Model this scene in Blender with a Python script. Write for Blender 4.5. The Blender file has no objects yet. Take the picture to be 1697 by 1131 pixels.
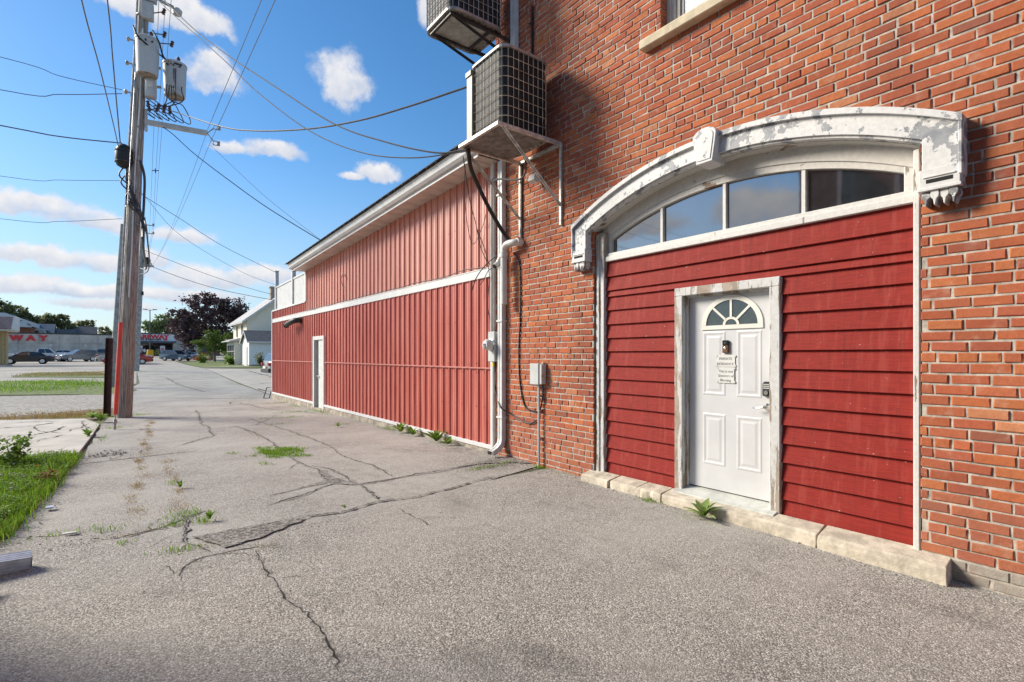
import bpy, bmesh, math, random
from mathutils import Vector, Matrix, noise as mnoise
R = random.Random(7)
SC = bpy.context.scene
COL = SC.collection
rad = math.radians

# ------------------------------------------------------------------ camera
F_PX, CXP, CYP, EYE = 850.0, 848.5, 589.0, 1.5           # photograph measured at 1697x1131
YAW = math.atan(646 / F_PX)
cam_d = bpy.data.cameras.new('camera')
cam = bpy.data.objects.new('camera', cam_d); COL.objects.link(cam)
cam_d.sensor_width = 36.0; cam_d.lens = F_PX / 1697 * 36
cam_d.shift_y = (CYP - 565.5) / 1697
cam_d.clip_start = 0.05; cam_d.clip_end = 5000
cam.location = (0, 0, EYE); cam.rotation_euler = (rad(90), 0, -YAW)
SC.camera = cam
def px_of(x, y, z):
    d = x * math.sin(YAW) + y * math.cos(YAW)
    if d < .05: return None
    a = x * math.cos(YAW) - y * math.sin(YAW)
    return (CXP + F_PX * a / d, CYP - F_PX * (z - EYE) / d, d)
def dir_of(px, py):
    a, b = (px - CXP) / F_PX, -(py - CYP) / F_PX
    S, C = math.sin(YAW), math.cos(YAW)
    return Vector((a * C + S, -a * S + C, b)).normalized()

# ------------------------------------------------------------------ sun, sky, exposure
SUN_AZ = math.atan2(-.66, .75)          # sun stands to the left and ahead (over -X, +Y)
SUN_EL = rad(30)
sd = bpy.data.lights.new('sun', 'SUN'); sd.energy = 3.1; sd.angle = rad(20); sd.color = (1, .91, .77)
sun = bpy.data.objects.new('sun', sd); COL.objects.link(sun)
S_DIR = Vector((math.sin(SUN_AZ) * math.cos(SUN_EL), math.cos(SUN_AZ) * math.cos(SUN_EL), math.sin(SUN_EL)))
sun.rotation_euler = (-S_DIR).to_track_quat('-Z', 'Y').to_euler()
SC.view_settings.view_transform = 'Standard'; SC.view_settings.look = 'None'
SC.view_settings.gamma = 1; SC.view_settings.use_curve_mapping = False
SC.view_settings.exposure = 1.06

W = bpy.data.worlds.new('World'); SC.world = W; W.use_nodes = True
wt = W.node_tree; wt.nodes.clear()
class NT:
    """tiny node helper: every method returns an output socket"""
    def __init__(s, t): s.t = t
    def n(s, typ, **k):
        nd = s.t.nodes.new(typ)
        for a, b in k.items(): setattr(nd, a, b)
        return nd
    def put(s, sock, v):
        if hasattr(v, 'is_output'): s.t.links.new(v, sock)
        elif v is not None:
            if sock.type == 'RGBA' and len(v) == 3: v = (*v, 1)
            sock.default_value = v
    def math(s, op, a, b=None, c=None, clamp=False):
        nd = s.n('ShaderNodeMath', operation=op); nd.use_clamp = clamp
        for i, v in enumerate((a, b, c)): s.put(nd.inputs[i], v)
        return nd.outputs[0]
    def vmath(s, op, a, b=None, out=0):
        nd = s.n('ShaderNodeVectorMath', operation=op)
        s.put(nd.inputs[0], a)
        if b is not None:
            if op == 'SCALE': s.put(nd.inputs[3], b)
            else: s.put(nd.inputs[1], b)
        return nd.outputs[out]
    def mix(s, f, a, b, blend='MIX'):
        nd = s.n('ShaderNodeMix', data_type='RGBA', blend_type=blend)
        s.put(nd.inputs[0], f); s.put(nd.inputs[6], a); s.put(nd.inputs[7], b)
        return nd.outputs[2]
    def ramp(s, f, a, b, lo=0., hi=1.):
        nd = s.n('ShaderNodeMapRange', interpolation_type='SMOOTHSTEP')
        for i, v in enumerate((f, a, b, lo, hi)): s.put(nd.inputs[i], v)
        return nd.outputs[0]
    def noise(s, vec, scale, detail=4, rough=.55, dist=0., color=False):
        nd = s.n('ShaderNodeTexNoise'); s.put(nd.inputs['Vector'], vec)
        nd.inputs['Scale'].default_value = scale; nd.inputs['Detail'].default_value = detail
        nd.inputs['Roughness'].default_value = rough; nd.inputs['Distortion'].default_value = dist
        return nd.outputs['Color' if color else 'Fac']
    def scale(s, vec, v3):
        return s.vmath('MULTIPLY', vec, v3)

n = NT(wt)
sky = n.n('ShaderNodeTexSky', sky_type='NISHITA'); sky.sun_disc = False
sky.sun_elevation = SUN_EL; sky.sun_rotation = SUN_AZ; sky.air_density = 1.0; sky.dust_density = .25; sky.ozone_density = 2.0
hs = n.n('ShaderNodeHueSaturation'); hs.inputs['Saturation'].default_value = 1.30; hs.inputs['Value'].default_value = .80
n.put(hs.inputs['Color'], sky.outputs[0])
skycol = hs.outputs[0]
tc = n.n('ShaderNodeTexCoord').outputs['Generated']
nz = n.noise(tc, 9, 6, .62, color=True)
nz2 = n.noise(tc, 30, 5, .6, color=True)
disp = n.vmath('ADD', n.vmath('SUBTRACT', nz, (.5, .5, .5)), n.vmath('SCALE', n.vmath('SUBTRACT', nz2, (.5, .5, .5)), .45))
fine = n.noise(tc, 26, 5, .6)
SPOTS = [  # px, py, half width, half height of each cloud seen in the photograph
 (305,28,85,46),(222,8,55,30),(352,136,62,50),(578,140,58,60),(382,246,36,14),(450,254,62,20),(628,287,50,28),(585,294,30,10),(706,18,18,48),
 (60,338,105,34),(150,366,95,36),(70,428,95,28),(308,396,60,20),(40,474,130,28),(150,484,120,20),(255,428,40,24),(200,440,80,22),
 (345,462,130,28),(440,458,70,22),(300,490,130,20),(175,505,100,14)]
EXTRA = [(-51,13.5,.12,.05),(-58,18.5,.14,.045),(-63,14,.10,.045),(-52,27,.16,.05),(-72,13,.22,.07),(-95,24,.30,.12),(-120,14,.32,.08),(-82,34,.20,.1),(-150,30,.30,.14),(170,18,.3,.08),(130,26,.3,.12),(100,14,.35,.09),(75,38,.25,.12),(-105,48,.3,.16),(-60,58,.22,.14),(150,55,.3,.2),(62,16,.2,.06)]
def spot_mask(c, hw, hh):
    up = Vector((0, 0, 1)); u = c.cross(up).normalized(); v = u.cross(c).normalized()
    dc = n.math('MAXIMUM', n.vmath('DOT_PRODUCT', tc, tuple(c), out=1), .02)
    dd = n.vmath('ADD', tc, n.vmath('SCALE', disp, min(hw, hh * 1.6) * 1.55))
    x = n.math('DIVIDE', n.vmath('DOT_PRODUCT', dd, tuple(u / hw), out=1), dc)
    y = n.math('DIVIDE', n.vmath('DOT_PRODUCT', dd, tuple(v / hh), out=1), dc)
    yf = n.math('MAXIMUM', y, n.math('MULTIPLY', y, -1.5))
    r = n.math('SQRT', n.math('ADD', n.math('MULTIPLY', x, x), n.math('MULTIPLY', yf, yf)))
    return n.ramp(r, .98, .48, 0, 1), y
mask = None; lit = None
allspots = []
for (px, py, a, b) in SPOTS:
    c = dir_of(px, py); k = (F_PX / math.hypot(F_PX, px - CXP, py - CYP))
    allspots.append((c, a * k / F_PX, b * k / F_PX))
for (az, el, a, b) in EXTRA:
    az, el = rad(az), rad(el)
    allspots.append((Vector((math.sin(az) * math.cos(el), math.cos(az) * math.cos(el), math.sin(el))), a, b))
for (c, a, b) in allspots:
    m, y = spot_mask(c, a, b)
    l = n.math('MULTIPLY', m, y)
    mask = m if mask is None else n.math('MAXIMUM', mask, m)
    lit = l if lit is None else n.math('ADD', lit, l)
mask = n.math('MULTIPLY', mask, n.ramp(fine, .18, .52, .6, 1.0))
mask = n.math('MULTIPLY', mask, .97)
lt = n.math('ADD', n.math('ADD', n.math('MULTIPLY', lit, .5), .55), n.math('MULTIPLY', n.math('SUBTRACT', fine, .5), 1.1), clamp=True)
ccol = n.mix(lt, (2.2, 2.55, 3.3), (4.45, 4.35, 4.3))
# thin pale veil towards the horizon
zc = n.n('ShaderNodeSeparateXYZ'); n.put(zc.inputs[0], tc)
veil = n.ramp(zc.outputs[2], .36, .0, 0, .66)
skyv = n.mix(veil, skycol, (2.0, 2.6, 3.45))
allc = n.mix(mask, skyv, ccol)
bg = n.n('ShaderNodeBackground'); bg.inputs['Strength'].default_value = 0.105
n.put(bg.inputs['Color'], allc)
wo = n.n('ShaderNodeOutputWorld'); wt.links.new(bg.outputs[0], wo.inputs['Surface'])

# ------------------------------------------------------------------ geometry helpers
class MB:
    def __init__(s): s.v = []; s.f = []; s.mi = []; s.cm = 0
    def add(s, vs, fs):
        o = len(s.v); s.v += [tuple(p) for p in vs]
        for f in fs: s.f.append([i + o for i in f]); s.mi.append(s.cm)
    def box(s, x0, y0, z0, x1, y1, z1):
        x0, x1 = min(x0, x1), max(x0, x1); y0, y1 = min(y0, y1), max(y0, y1); z0, z1 = min(z0, z1), max(z0, z1)
        s.add([(x0,y0,z0),(x1,y0,z0),(x1,y1,z0),(x0,y1,z0),(x0,y0,z1),(x1,y0,z1),(x1,y1,z1),(x0,y1,z1)],
              [(0,3,2,1),(4,5,6,7),(0,1,5,4),(1,2,6,5),(2,3,7,6),(3,0,4,7)]); return s
    def obox(s, c, ax, half):
        c = Vector(c); A = [Vector(a).normalized() * h for a, h in zip(ax, half)]
        P = [c + A[0]*i + A[1]*j + A[2]*k for k in (-1,1) for j in (-1,1) for i in (-1,1)]
        s.add(P, [(0,2,3,1),(4,5,7,6),(0,1,5,4),(1,3,7,5),(3,2,6,7),(2,0,4,6)]); return s
    def beam(s, p, q, w, h, up=(0,0,1)):
        p, q = Vector(p), Vector(q); t = q - p; L = t.length; t.normalize(); up = Vector(up)
        a = t.cross(up)
        if a.length < 1e-4: a = t.cross(Vector((1,0,0)))
        a.normalize(); b = a.cross(t)
        return s.obox((p+q)/2, (t, a, b), (L/2, w/2, h/2))
    def sweep(s, pts, prof, ref=(0,0,1), cap=True, radii=None):
        P = [Vector(p) for p in pts]; N = len(prof); ref = Vector(ref); prev = None; vs = []
        for i, p in enumerate(P):
            t = (P[min(i+1, len(P)-1)] - P[max(i-1, 0)]).normalized()
            if prev is None:
                a = t.cross(ref)
                if a.length < 1e-3: a = t.cross(Vector((1,.01,0)))
            else: a = prev - t * prev.dot(t)
            a.normalize(); prev = a; b = a.cross(t)
            k = radii[i] if radii else 1
            vs += [p + a*u*k + b*w*k for u, w in prof]
        fs = []
        for i in range(len(P)-1):
            for j in range(N):
                fs.append((i*N+j, i*N+(j+1)%N, (i+1)*N+(j+1)%N, (i+1)*N+j))
        if cap:
            fs.append(tuple(range(N-1, -1, -1))); o = (len(P)-1)*N; fs.append(tuple(o+j for j in range(N)))
        s.add(vs, fs); return s
    def tube(s, pts, r, n=8, cap=True):
        rs = r if isinstance(r, (list, tuple)) else None
        k = 1 if rs else r
        return s.sweep(pts, [(k*math.cos(2*math.pi*j/n), k*math.sin(2*math.pi*j/n)) for j in range(n)], cap=cap, radii=rs)
    def prism(s, poly, axis, a0, a1):
        """polygon in the two other axes (cyclic order) pushed along axis"""
        def P(u, w, a): return {'x': (a,u,w), 'y': (w,a,u), 'z': (u,w,a)}[axis]
        N = len(poly); vs = [P(u,w,a0) for u,w in poly] + [P(u,w,a1) for u,w in poly]
        s.add(vs, [tuple(range(N-1,-1,-1)), tuple(range(N,2*N))] + [(i,(i+1)%N,N+(i+1)%N,N+i) for i in range(N)]); return s
    def lathe(s, prof, c, ax=(0,0,1), n=16):
        c = Vector(c); ax = Vector(ax).normalized(); a = ax.cross(Vector((1,0,0)))
        if a.length < .1: a = ax.cross(Vector((0,1,0)))
        a.normalize(); b = ax.cross(a); vs = []; fs = []
        for r, h in prof:
            vs += [c + ax*h + (a*math.cos(2*math.pi*j/n) + b*math.sin(2*math.pi*j/n))*r for j in range(n)]
        for i in range(len(prof)-1):
            for j in range(n): fs.append((i*n+j, i*n+(j+1)%n, (i+1)*n+(j+1)%n, (i+1)*n+j))
        fs.append(tuple(range(n-1,-1,-1))); o = (len(prof)-1)*n; fs.append(tuple(o+j for j in range(n)))
        s.add(vs, fs); return s
    def mesh(s, name, mats, bevel=0, smooth=False, tint=None):
        me = bpy.data.meshes.new(name); me.from_pydata(s.v, [], s.f)
        if not isinstance(mats, (list, tuple)): mats = [mats]
        for m in mats: me.materials.append(m)
        if len(mats) > 1:
            me.polygons.foreach_set('material_index', s.mi)
        bm = bmesh.new(); bm.from_mesh(me)
        if bevel:
            es = [e for e in bm.edges if len(e.link_faces) == 2 and e.calc_face_angle(0) > .6]
            bmesh.ops.bevel(bm, geom=es, offset=bevel, segments=1, profile=.5, affect='EDGES', clamp_overlap=True)
        bmesh.ops.recalc_face_normals(bm, faces=bm.faces)
        bm.to_mesh(me); bm.free()
        if smooth:
            me.shade_smooth()
            try: me.set_sharp_from_angle(angle=rad(38))
            except Exception: pass
        if tint is not None:
            at = me.color_attributes.new('tint', 'FLOAT_COLOR', 'POINT')
            at.data.foreach_set('color', tint)
        return me
    def build(s, name, mats, parent=None, bevel=0, smooth=False, kind=None):
        return link(name, s.mesh(name, mats, bevel, smooth), parent, kind)
def link(name, me, parent=None, kind=None):
    o = bpy.data.objects.new(name, me); COL.objects.link(o)
    if parent:
        o.parent = parent
        o.matrix_parent_inverse = Matrix.Identity(4)
    if kind: o['kind'] = kind
    return o
def tag(o, label, cat, group=None):
    o['label'] = label; o['category'] = cat
    if group: o['group'] = group
    return o
def thing(name, label, cat, loc=(0,0,0), rz=0, group=None):
    o = bpy.data.objects.new(name, None); COL.objects.link(o); o.location = loc; o.rotation_euler = (0,0,rz)
    o.empty_display_size = .2
    return tag(o, label, cat, group)
def dup(root, loc, rz=0, label=None, scl=1):
    def cp(o, par):
        c = o.copy(); COL.objects.link(c)
        if par: c.parent = par
        for ch in KIDS(o): cp(ch, c)
        return c
    r = cp(root, None); r.location = loc; r.rotation_euler = (0,0,rz); r.scale = (scl,)*3
    if label: r['label'] = label
    return r
def KIDS(o): return [c for c in bpy.data.objects if c.parent == o]
def curve(pts, per=8):
    """Catmull-Rom through pts"""
    P = [Vector(p) for p in pts]; P = [P[0]*2-P[1]] + P + [P[-1]*2-P[-2]]; out = []
    for i in range(1, len(P)-2):
        a, b, c, d = P[i-1:i+3]
        for k in range(per):
            t = k/per
            out.append(.5*((2*b)+(c-a)*t+(2*a-5*b+4*c-d)*t*t+(3*b-a-3*c+d)*t**3))
    out.append(P[-2]); return out
def sag(p, q, s, n=14):
    p, q = Vector(p), Vector(q)
    return [p.lerp(q, i/n) - Vector((0,0,s*4*(i/n)*(1-i/n))) for i in range(n+1)]

# ------------------------------------------------------------------ materials
def newmat(name):
    m = bpy.data.materials.new(name); m.use_nodes = True; t = m.node_tree; t.nodes.clear()
    k = NT(t); b = k.n('ShaderNodeBsdfPrincipled'); o = k.n('ShaderNodeOutputMaterial')
    t.links.new(b.outputs[0], o.inputs[0]); k.b = b
    k.co = k.n('ShaderNodeTexCoord').outputs['Object']
    return m, k
def bump(k, h, strength=.3, dist=.01):
    nd = k.n('ShaderNodeBump'); nd.inputs['Strength'].default_value = strength; nd.inputs['Distance'].default_value = dist
    k.put(nd.inputs['Height'], h); k.t.links.new(nd.outputs[0], k.b.inputs['Normal'])
def M(name, col, rough=.6, metal=0, var=.12, vs=6, bmp=0, bs=60, spec=.5):
    """plain material with mottling and fine relief"""
    m, k = newmat(name)
    f = k.noise(k.co, vs, 5, .6)
    dark = tuple(c*(1-var*1.6) for c in col); light = tuple(min(1, c*(1+var)) for c in col)
    k.put(k.b.inputs['Base Color'], k.mix(k.ramp(f, .3, .7), dark, light))
    k.b.inputs['Roughness'].default_value = rough; k.b.inputs['Metallic'].default_value = metal
    k.b.inputs['Specular IOR Level'].default_value = spec
    if bmp: bump(k, k.noise(k.co, bs, 4, .6), bmp, .004)
    return m
def peel(name, paint, under, amt, rough=.55, stretch=(1,1,1), sc=14, under2=None):
    """paint flaking off what lies under it"""
    m, k = newmat(name)
    co = k.scale(k.co, stretch)
    a = k.noise(co, sc, 7, .68); b = k.noise(co, sc*.22, 3, .5)
    s_ = k.math('ADD', k.math('MULTIPLY', a, .55), k.math('MULTIPLY', b, .45))
    f = k.ramp(s_, amt, amt+.018, 1, 0)
    u = under if under2 is None else k.mix(k.ramp(k.noise(k.co, 8, 3), .42, .58), under, under2)
    g = k.noise(k.co, 30, 4)
    pc = k.mix(k.ramp(g, .35, .75), tuple(c*.86 for c in paint), paint)
    grime = k.noise(co, 3, 5, .6)
    pc = k.mix(k.ramp(grime, .52, .8, 0, .35), pc, (.42,.40,.36))
    k.put(k.b.inputs['Base Color'], k.mix(f, pc, u)); k.b.inputs['Roughness'].default_value = rough
    bump(k, k.math('SUBTRACT', k.math('MULTIPLY', g, .15), f), .5, .004)
    return m
def leafmat(name, cols, trans=.25, rough=.65):
    m, k = newmat(name)
    g = k.n('ShaderNodeNewGeometry'); ob = k.n('ShaderNodeObjectInfo')
    r = k.math('FRACT', k.math('ADD', g.outputs['Random Per Island'], ob.outputs['Random']))
    cr = k.n('ShaderNodeValToRGB'); e = cr.color_ramp.elements
    while len(e) < len(cols): e.new(.5)
    for i, c in enumerate(cols): e[i].position = i/(len(cols)-1); e[i].color = (*c, 1)
    k.put(cr.inputs[0], r)
    k.put(k.b.inputs['Base Color'], cr.outputs[0]); k.b.inputs['Roughness'].default_value = rough; k.b.inputs['Specular IOR Level'].default_value = .18
    tr = k.n('ShaderNodeBsdfTranslucent'); k.put(tr.inputs[0], cr.outputs[0])
    mx = k.n('ShaderNodeMixShader'); mx.inputs[0].default_value = trans
    k.t.links.new(k.b.outputs[0], mx.inputs[1]); k.t.links.new(tr.outputs[0], mx.inputs[2])
    out = [x for x in k.t.nodes if x.type == 'OUTPUT_MATERIAL'][0]; k.t.links.new(mx.outputs[0], out.inputs[0])
    return m

def mk_brick():
    m, k = newmat('brick_clay')
    at = k.n('ShaderNodeAttribute', attribute_name='tint').outputs['Color']
    a = k.noise(k.co, 30, 6, .7); b = k.noise(k.co, 7, 5, .65); c = k.noise(k.co, 120, 3, .7)
    col = k.mix(k.ramp(a, .3, .72), k.mix(.30, at, (.20,.05,.028)), at)
    col = k.mix(k.ramp(b, .54, .74, 0, .42), col, (.52,.34,.25))
    col = k.mix(k.ramp(c, .66, .74, 0, .75), col, (.06,.025,.018))
    big = k.noise(k.scale(k.co, (1,.8,.5)), 1.1, 4, .6)
    col = k.mix(k.ramp(big, .50, .72, 0, .45), col, (.15,.06,.045))
    k.put(k.b.inputs['Base Color'], col); k.b.inputs['Roughness'].default_value = .88; k.b.inputs['Specular IOR Level'].default_value = .25
    run = k.noise(k.scale(k.co, (1,2.6,.22)), 1.7, 5, .65)
    col = k.mix(k.ramp(run, .56, .74, 0, .38), col, (.20,.09,.065))
    col = k.mix(k.ramp(k.noise(k.scale(k.co, (1,1,.8)), 2.3, 6, .7), .60, .76, 0, .35), col, (.58,.44,.36))
    k.put(k.b.inputs['Base Color'], col)
    bump(k, k.math('ADD', k.math('MULTIPLY', a, .7), k.math('MULTIPLY', c, .5)), .7, .006)
    return m
MAT_BRICK = mk_brick()
MAT_MORTAR = M('mortar', (.45,.41,.355), .95, var=.22, vs=14, bmp=.6, bs=90)
MAT_WHITE_PEEL = peel('flaking_white_paint', (.68,.68,.67), (.22,.235,.26), .435, sc=11, under2=(.30,.31,.33))
MAT_PENDANT = peel('grey_flaking_paint', (.62,.62,.61), (.19,.195,.205), .49, sc=18)
MAT_WHITE_WOOD = peel('white_paint_off_wood', (.66,.65,.62), (.24,.185,.14), .385, stretch=(1,1,.22), sc=16)
MAT_BARE_WOOD = peel('weathered_painted_wood', (.60,.60,.59), (.27,.215,.165), .485, stretch=(1,1,.13), sc=20, under2=(.36,.30,.24))
MAT_ARCH_WOOD = peel('cream_paint_off_arch', (.60,.575,.53), (.20,.12,.075), .39, stretch=(.6,.35,.8), sc=14)
def mk_clap():
    m, k = newmat('red_clapboard_paint')
    st = k.noise(k.scale(k.co, (3,9,1.1)), 2.2, 5, .62); g = k.noise(k.scale(k.co, (2,1.2,14)), 8, 5, .6)
    col = k.mix(k.ramp(g, .3, .7), (.20,.0125,.009), (.27,.020,.0125))
    col = k.mix(k.ramp(st, .50, .66, 0, .4), col, (.32,.055,.042))
    drip = k.noise(k.scale(k.co, (2,14,.7)), 2.6, 5, .6)
    col = k.mix(k.ramp(drip, .56, .70, 0, .5), col, (.12,.012,.010))
    fl = k.noise(k.scale(k.co, (1,1,2)), 34, 3, .6); col = k.mix(k.ramp(fl, .73, .745), col, (.62,.5,.46))
    k.put(k.b.inputs['Base Color'], col); k.b.inputs['Roughness'].default_value = .72; k.b.inputs['Specular IOR Level'].default_value = .28
    bump(k, g, .35, .004); return m
MAT_CLAP = mk_clap()
def mk_metal(name='red_metal_siding', c0=(.46,.092,.066), c1=(.60,.20,.155)):
    m, k = newmat(name)
    st = k.noise(k.scale(k.co, (1,6,.5)), 1.6, 5, .6); d = k.noise(k.co, 22, 4, .6)
    ob = k.n('ShaderNodeObjectInfo').outputs['Random']
    col = k.mix(k.ramp(st, .32, .7), c0, c1)
    col = k.mix(k.math('MULTIPLY', ob, .35), col, tuple(x*.9 for x in c0))
    col = k.mix(k.ramp(d, .66, .8, 0, .5), col, (.30,.09,.075))
    k.put(k.b.inputs['Base Color'], col); k.b.inputs['Roughness'].default_value = .42; k.b.inputs['Specular IOR Level'].default_value = .5
    return m
MAT_METAL = mk_metal(); MAT_METAL_PALE = mk_metal('pale_red_metal_siding', (.58,.215,.165), (.73,.37,.285))  # second one is a paler red for the panels above the belt
MAT_TRIM = M('white_trim_metal', (.64,.64,.63), .45, var=.05, vs=4)
MAT_DOOR = M('white_door_paint', (.57,.575,.585), .38, var=.05, vs=2.2)
MAT_PVC = M('white_pvc', (.64,.63,.585), .35, var=.06)
MAT_DSP = M('white_downspout_enamel', (.61,.62,.62), .4, var=.07, vs=9)
MAT_CONC = M('foundation_concrete', (.36,.31,.25), .95, var=.3, vs=5, bmp=.6, bs=40)
MAT_STONE = M('limestone_sill', (.55,.49,.395), .95, var=.17, vs=10, bmp=1, bs=45, spec=.2)
MAT_SILLBEIGE = M('beige_stone_sill', (.58,.49,.34), .85, var=.12, vs=8, bmp=.4, bs=70)
MAT_BEIGE = M('beige_window_paint', (.56,.50,.42), .5, var=.08)
MAT_STEEL = M('galvanised_steel', (.42,.40,.37), .45, .7, var=.25, vs=12)
MAT_PALESTEEL = M('pale_angle_iron', (.60,.57,.52), .5, .35, var=.25, vs=14)
MAT_TRAY = M('dusty_tray', (.20,.19,.175), .7, .1, var=.3, vs=9)
MAT_DKSTEEL = M('dark_painted_steel', (.055,.052,.05), .5, .3, var=.3, vs=12)
MAT_RUST = M('rusty_brown_steel', (.055,.02,.016), .75, .1, var=.35, vs=14)
MAT_GUARD = M('wire_guard_tan', (.58,.50,.36), .5, .2, var=.25, vs=10)
MAT_GUARDG = M('wire_guard_grey', (.40,.40,.39), .5, .3, var=.2, vs=10)
MAT_COIL = M('black_coil_fins', (.012,.012,.013), .6, .2, var=.4, vs=60)
MAT_ACBODY = M('beige_ac_panel', (.27,.235,.185), .5, var=.1)
MAT_PAN = M('grey_ac_pan', (.34,.33,.31), .5, .4, var=.25, vs=8)
MAT_PANLIGHT = M('pale_pan_underside', (.42,.45,.42), .6, .1, var=.2, vs=6)
MAT_BLACK = M('black_rubber', (.014,.014,.015), .55, var=.2)
MAT_WIRE = M('dark_cable', (.05,.05,.052), .55, var=.2)
MAT_WIREG = M('grey_aluminium_wire', (.13,.13,.135), .5, .3, var=.2)
MAT_GREYBOX = M('grey_plastic_box', (.50,.51,.50), .5, var=.06)
MAT_XFMR = peel('transformer_paint', (.52,.56,.58), (.32,.12,.09), .355, stretch=(3,3,.5), sc=6)
MAT_PORC = M('brown_porcelain', (.09,.04,.035), .25, var=.15)
MAT_RED = M('red_plastic_guard', (.72,.075,.04), .45, var=.08)
MAT_BRONZE = M('bronze_plastic', (.16,.075,.035), .35, .4, var=.1)
MAT_CHROME = M('satin_nickel', (.62,.60,.56), .22, 1, var=.05)
MAT_PAPER = M('paper', (.62,.62,.60), .8, var=.04)
MAT_INK = M('printed_ink', (.28,.28,.29), .8, var=.1)
MAT_SOFFIT = M('aluminium_soffit', (.56,.49,.43), .5, var=.1, vs=3)
MAT_SHINGLE = M('dark_shingle', (.075,.07,.066), .95, var=.4, vs=18, bmp=.6)
MAT_GRYSHING = M('grey_shingle', (.15,.145,.145), .95, var=.3, vs=9)
MAT_VOID = M('dark_interior', (.012,.012,.012), .9, var=.3)
MAT_DOORGREY = M('grey_bark_and_door_gap', (.16,.145,.125), .9, var=.4, vs=16)
def mk_pole():
    m, k = newmat('weathered_pole_wood')
    g = k.noise(k.scale(k.co, (9,9,.35)), 5, 6, .68); b = k.noise(k.scale(k.co, (4,4,1.5)), 5, 4, .6)
    z = k.n('ShaderNodeSeparateXYZ'); k.put(z.inputs[0], k.co)
    low = k.ramp(z.outputs[2], 5.5, 2.0)
    base = k.mix(low, (.43,.405,.37), (.37,.325,.28))
    col = k.mix(k.ramp(g, .36, .62), k.mix(.72, base, (.06,.045,.035)), base)
    col = k.mix(k.ramp(b, .66, .7, 0, .8), col, (.05,.035,.03))
    k.put(k.b.inputs['Base Color'], col); k.b.inputs['Roughness'].default_value = .9
    bump(k, g, .9, .02); return m
MAT_POLE = mk_pole()
MAT_POLEGREY = M('grey_pole_wood', (.36,.36,.345), .85, var=.22, vs=5)
def glass(name, col, rough=.04, ior=1.9):
    m, k = newmat(name)
    f = k.noise(k.co, 5, 4, .6)
    k.put(k.b.inputs['Base Color'], k.mix(k.ramp(f, .3, .7), col, tuple(c*1.7 for c in col)))
    k.b.inputs['Roughness'].default_value = rough; k.b.inputs['IOR'].default_value = ior
    bump(k, k.noise(k.co, 3.5, 2), .02, .02); return m
MAT_GLASS = glass('dusty_dark_glass', (.016,.020,.024), .035, 3.3)
MAT_CARGLASS = glass('car_glass', (.018,.022,.026), .03)
MAT_PALEPANE = M('pale_window_pane', (.50,.53,.60), .2, var=.12, vs=14, bmp=.2)  # whitish tone set on the upper window pane

def mk_asphalt(name, tone, chips, cs, stain, wear=.5):
    m, k = newmat(name)
    v = k.n('ShaderNodeTexVoronoi', feature='F1'); v.inputs['Scale'].default_value = cs; k.put(v.inputs['Vector'], k.co)
    hue = k.n('ShaderNodeSeparateColor'); k.put(hue.inputs[0], v.outputs['Color'])
    cr = k.n('ShaderNodeValToRGB'); e = cr.color_ramp.elements
    cols = [(.05,.047,.044),(.17,.158,.143),(.265,.247,.222),(.29,.268,.238),(.38,.362,.33),(.60,.575,.53)]
    while len(e) < len(cols): e.new(.5)
    for i, c in enumerate(cols):
        e[i].position = (0,.12,.38,.6,.8,1)[i]; e[i].color = (*[x*chips for x in c], 1)
    k.put(cr.inputs[0], hue.outputs[0])
    gap = k.ramp(v.outputs['Distance'], .42, .78)
    fine = k.mix(k.math('MULTIPLY', gap, .9), cr.outputs[0], (.075,.07,.064))
    big = k.noise(k.co, .55, 6, .62); med = k.noise(k.co, 4.5, 5, .65); dk = k.noise(k.scale(k.co, (1,.55,1)), 1.3, 5, .6)
    col = k.mix(.2, fine, tone)
    col = k.mix(k.ramp(big, .34, .70, 0, wear), col, tuple(c*1.28 for c in tone))
    col = k.mix(k.ramp(med, .50, .76, 0, .45), col, tuple(c*.6 for c in tone))
    col = k.mix(k.ramp(dk, .55, .78, 0, stain), col, (.075,.07,.065))
    k.put(k.b.inputs['Base Color'], col); k.b.inputs['Roughness'].default_value = .92; k.b.inputs['Specular IOR Level'].default_value = .25
    bump(k, k.math('ADD', k.math('MULTIPLY', v.outputs['Distance'], -1.0), k.math('MULTIPLY', med, .6)), .4, .008)
    return m
MAT_APRON = mk_asphalt('exposed_aggregate_asphalt', (.35,.333,.298), 1.45, 112, .5)
MAT_ALLEY = mk_asphalt('worn_alley_asphalt', (.40,.388,.35), 1.35, 120, .42)
MAT_LOT = M('parking_lot_concrete', (.34,.315,.27), .9, var=.16, vs=.25, bmp=.3, bs=8)
def mk_slab(name, c):
    m, k = newmat(name)
    a = k.noise(k.co, 1.2, 6, .65); b = k.noise(k.co, 14, 5, .6); s2 = k.noise(k.scale(k.co, (1,2.5,1)), .8, 4)
    col = k.mix(k.ramp(a, .3, .7), tuple(x*.8 for x in c), tuple(x*1.1 for x in c))
    col = k.mix(k.ramp(b, .55, .8, 0, .4), col, tuple(x*.55 for x in c))
    col = k.mix(k.ramp(s2, .56, .75, 0, .35), col, (.24,.205,.155))
    k.put(k.b.inputs['Base Color'], col); k.b.inputs['Roughness'].default_value = .92
    bump(k, b, .4, .01); return m
MAT_SLAB = mk_slab('old_concrete', (.52,.49,.43)); MAT_SLAB2 = mk_slab('driveway_concrete', (.42,.395,.345))
MAT_GRAVEL = M('packed_gravel', (.40,.375,.33), .98, var=.25, vs=9, bmp=.5, bs=60, spec=.1)
MAT_DIRT = M('dry_dirt', (.21,.155,.10), .95, var=.4, vs=4, bmp=.6, bs=30)
MAT_LAWN = M('lawn', (.13,.175,.035), .95, var=.45, vs=7, bmp=.8, bs=30)
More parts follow.
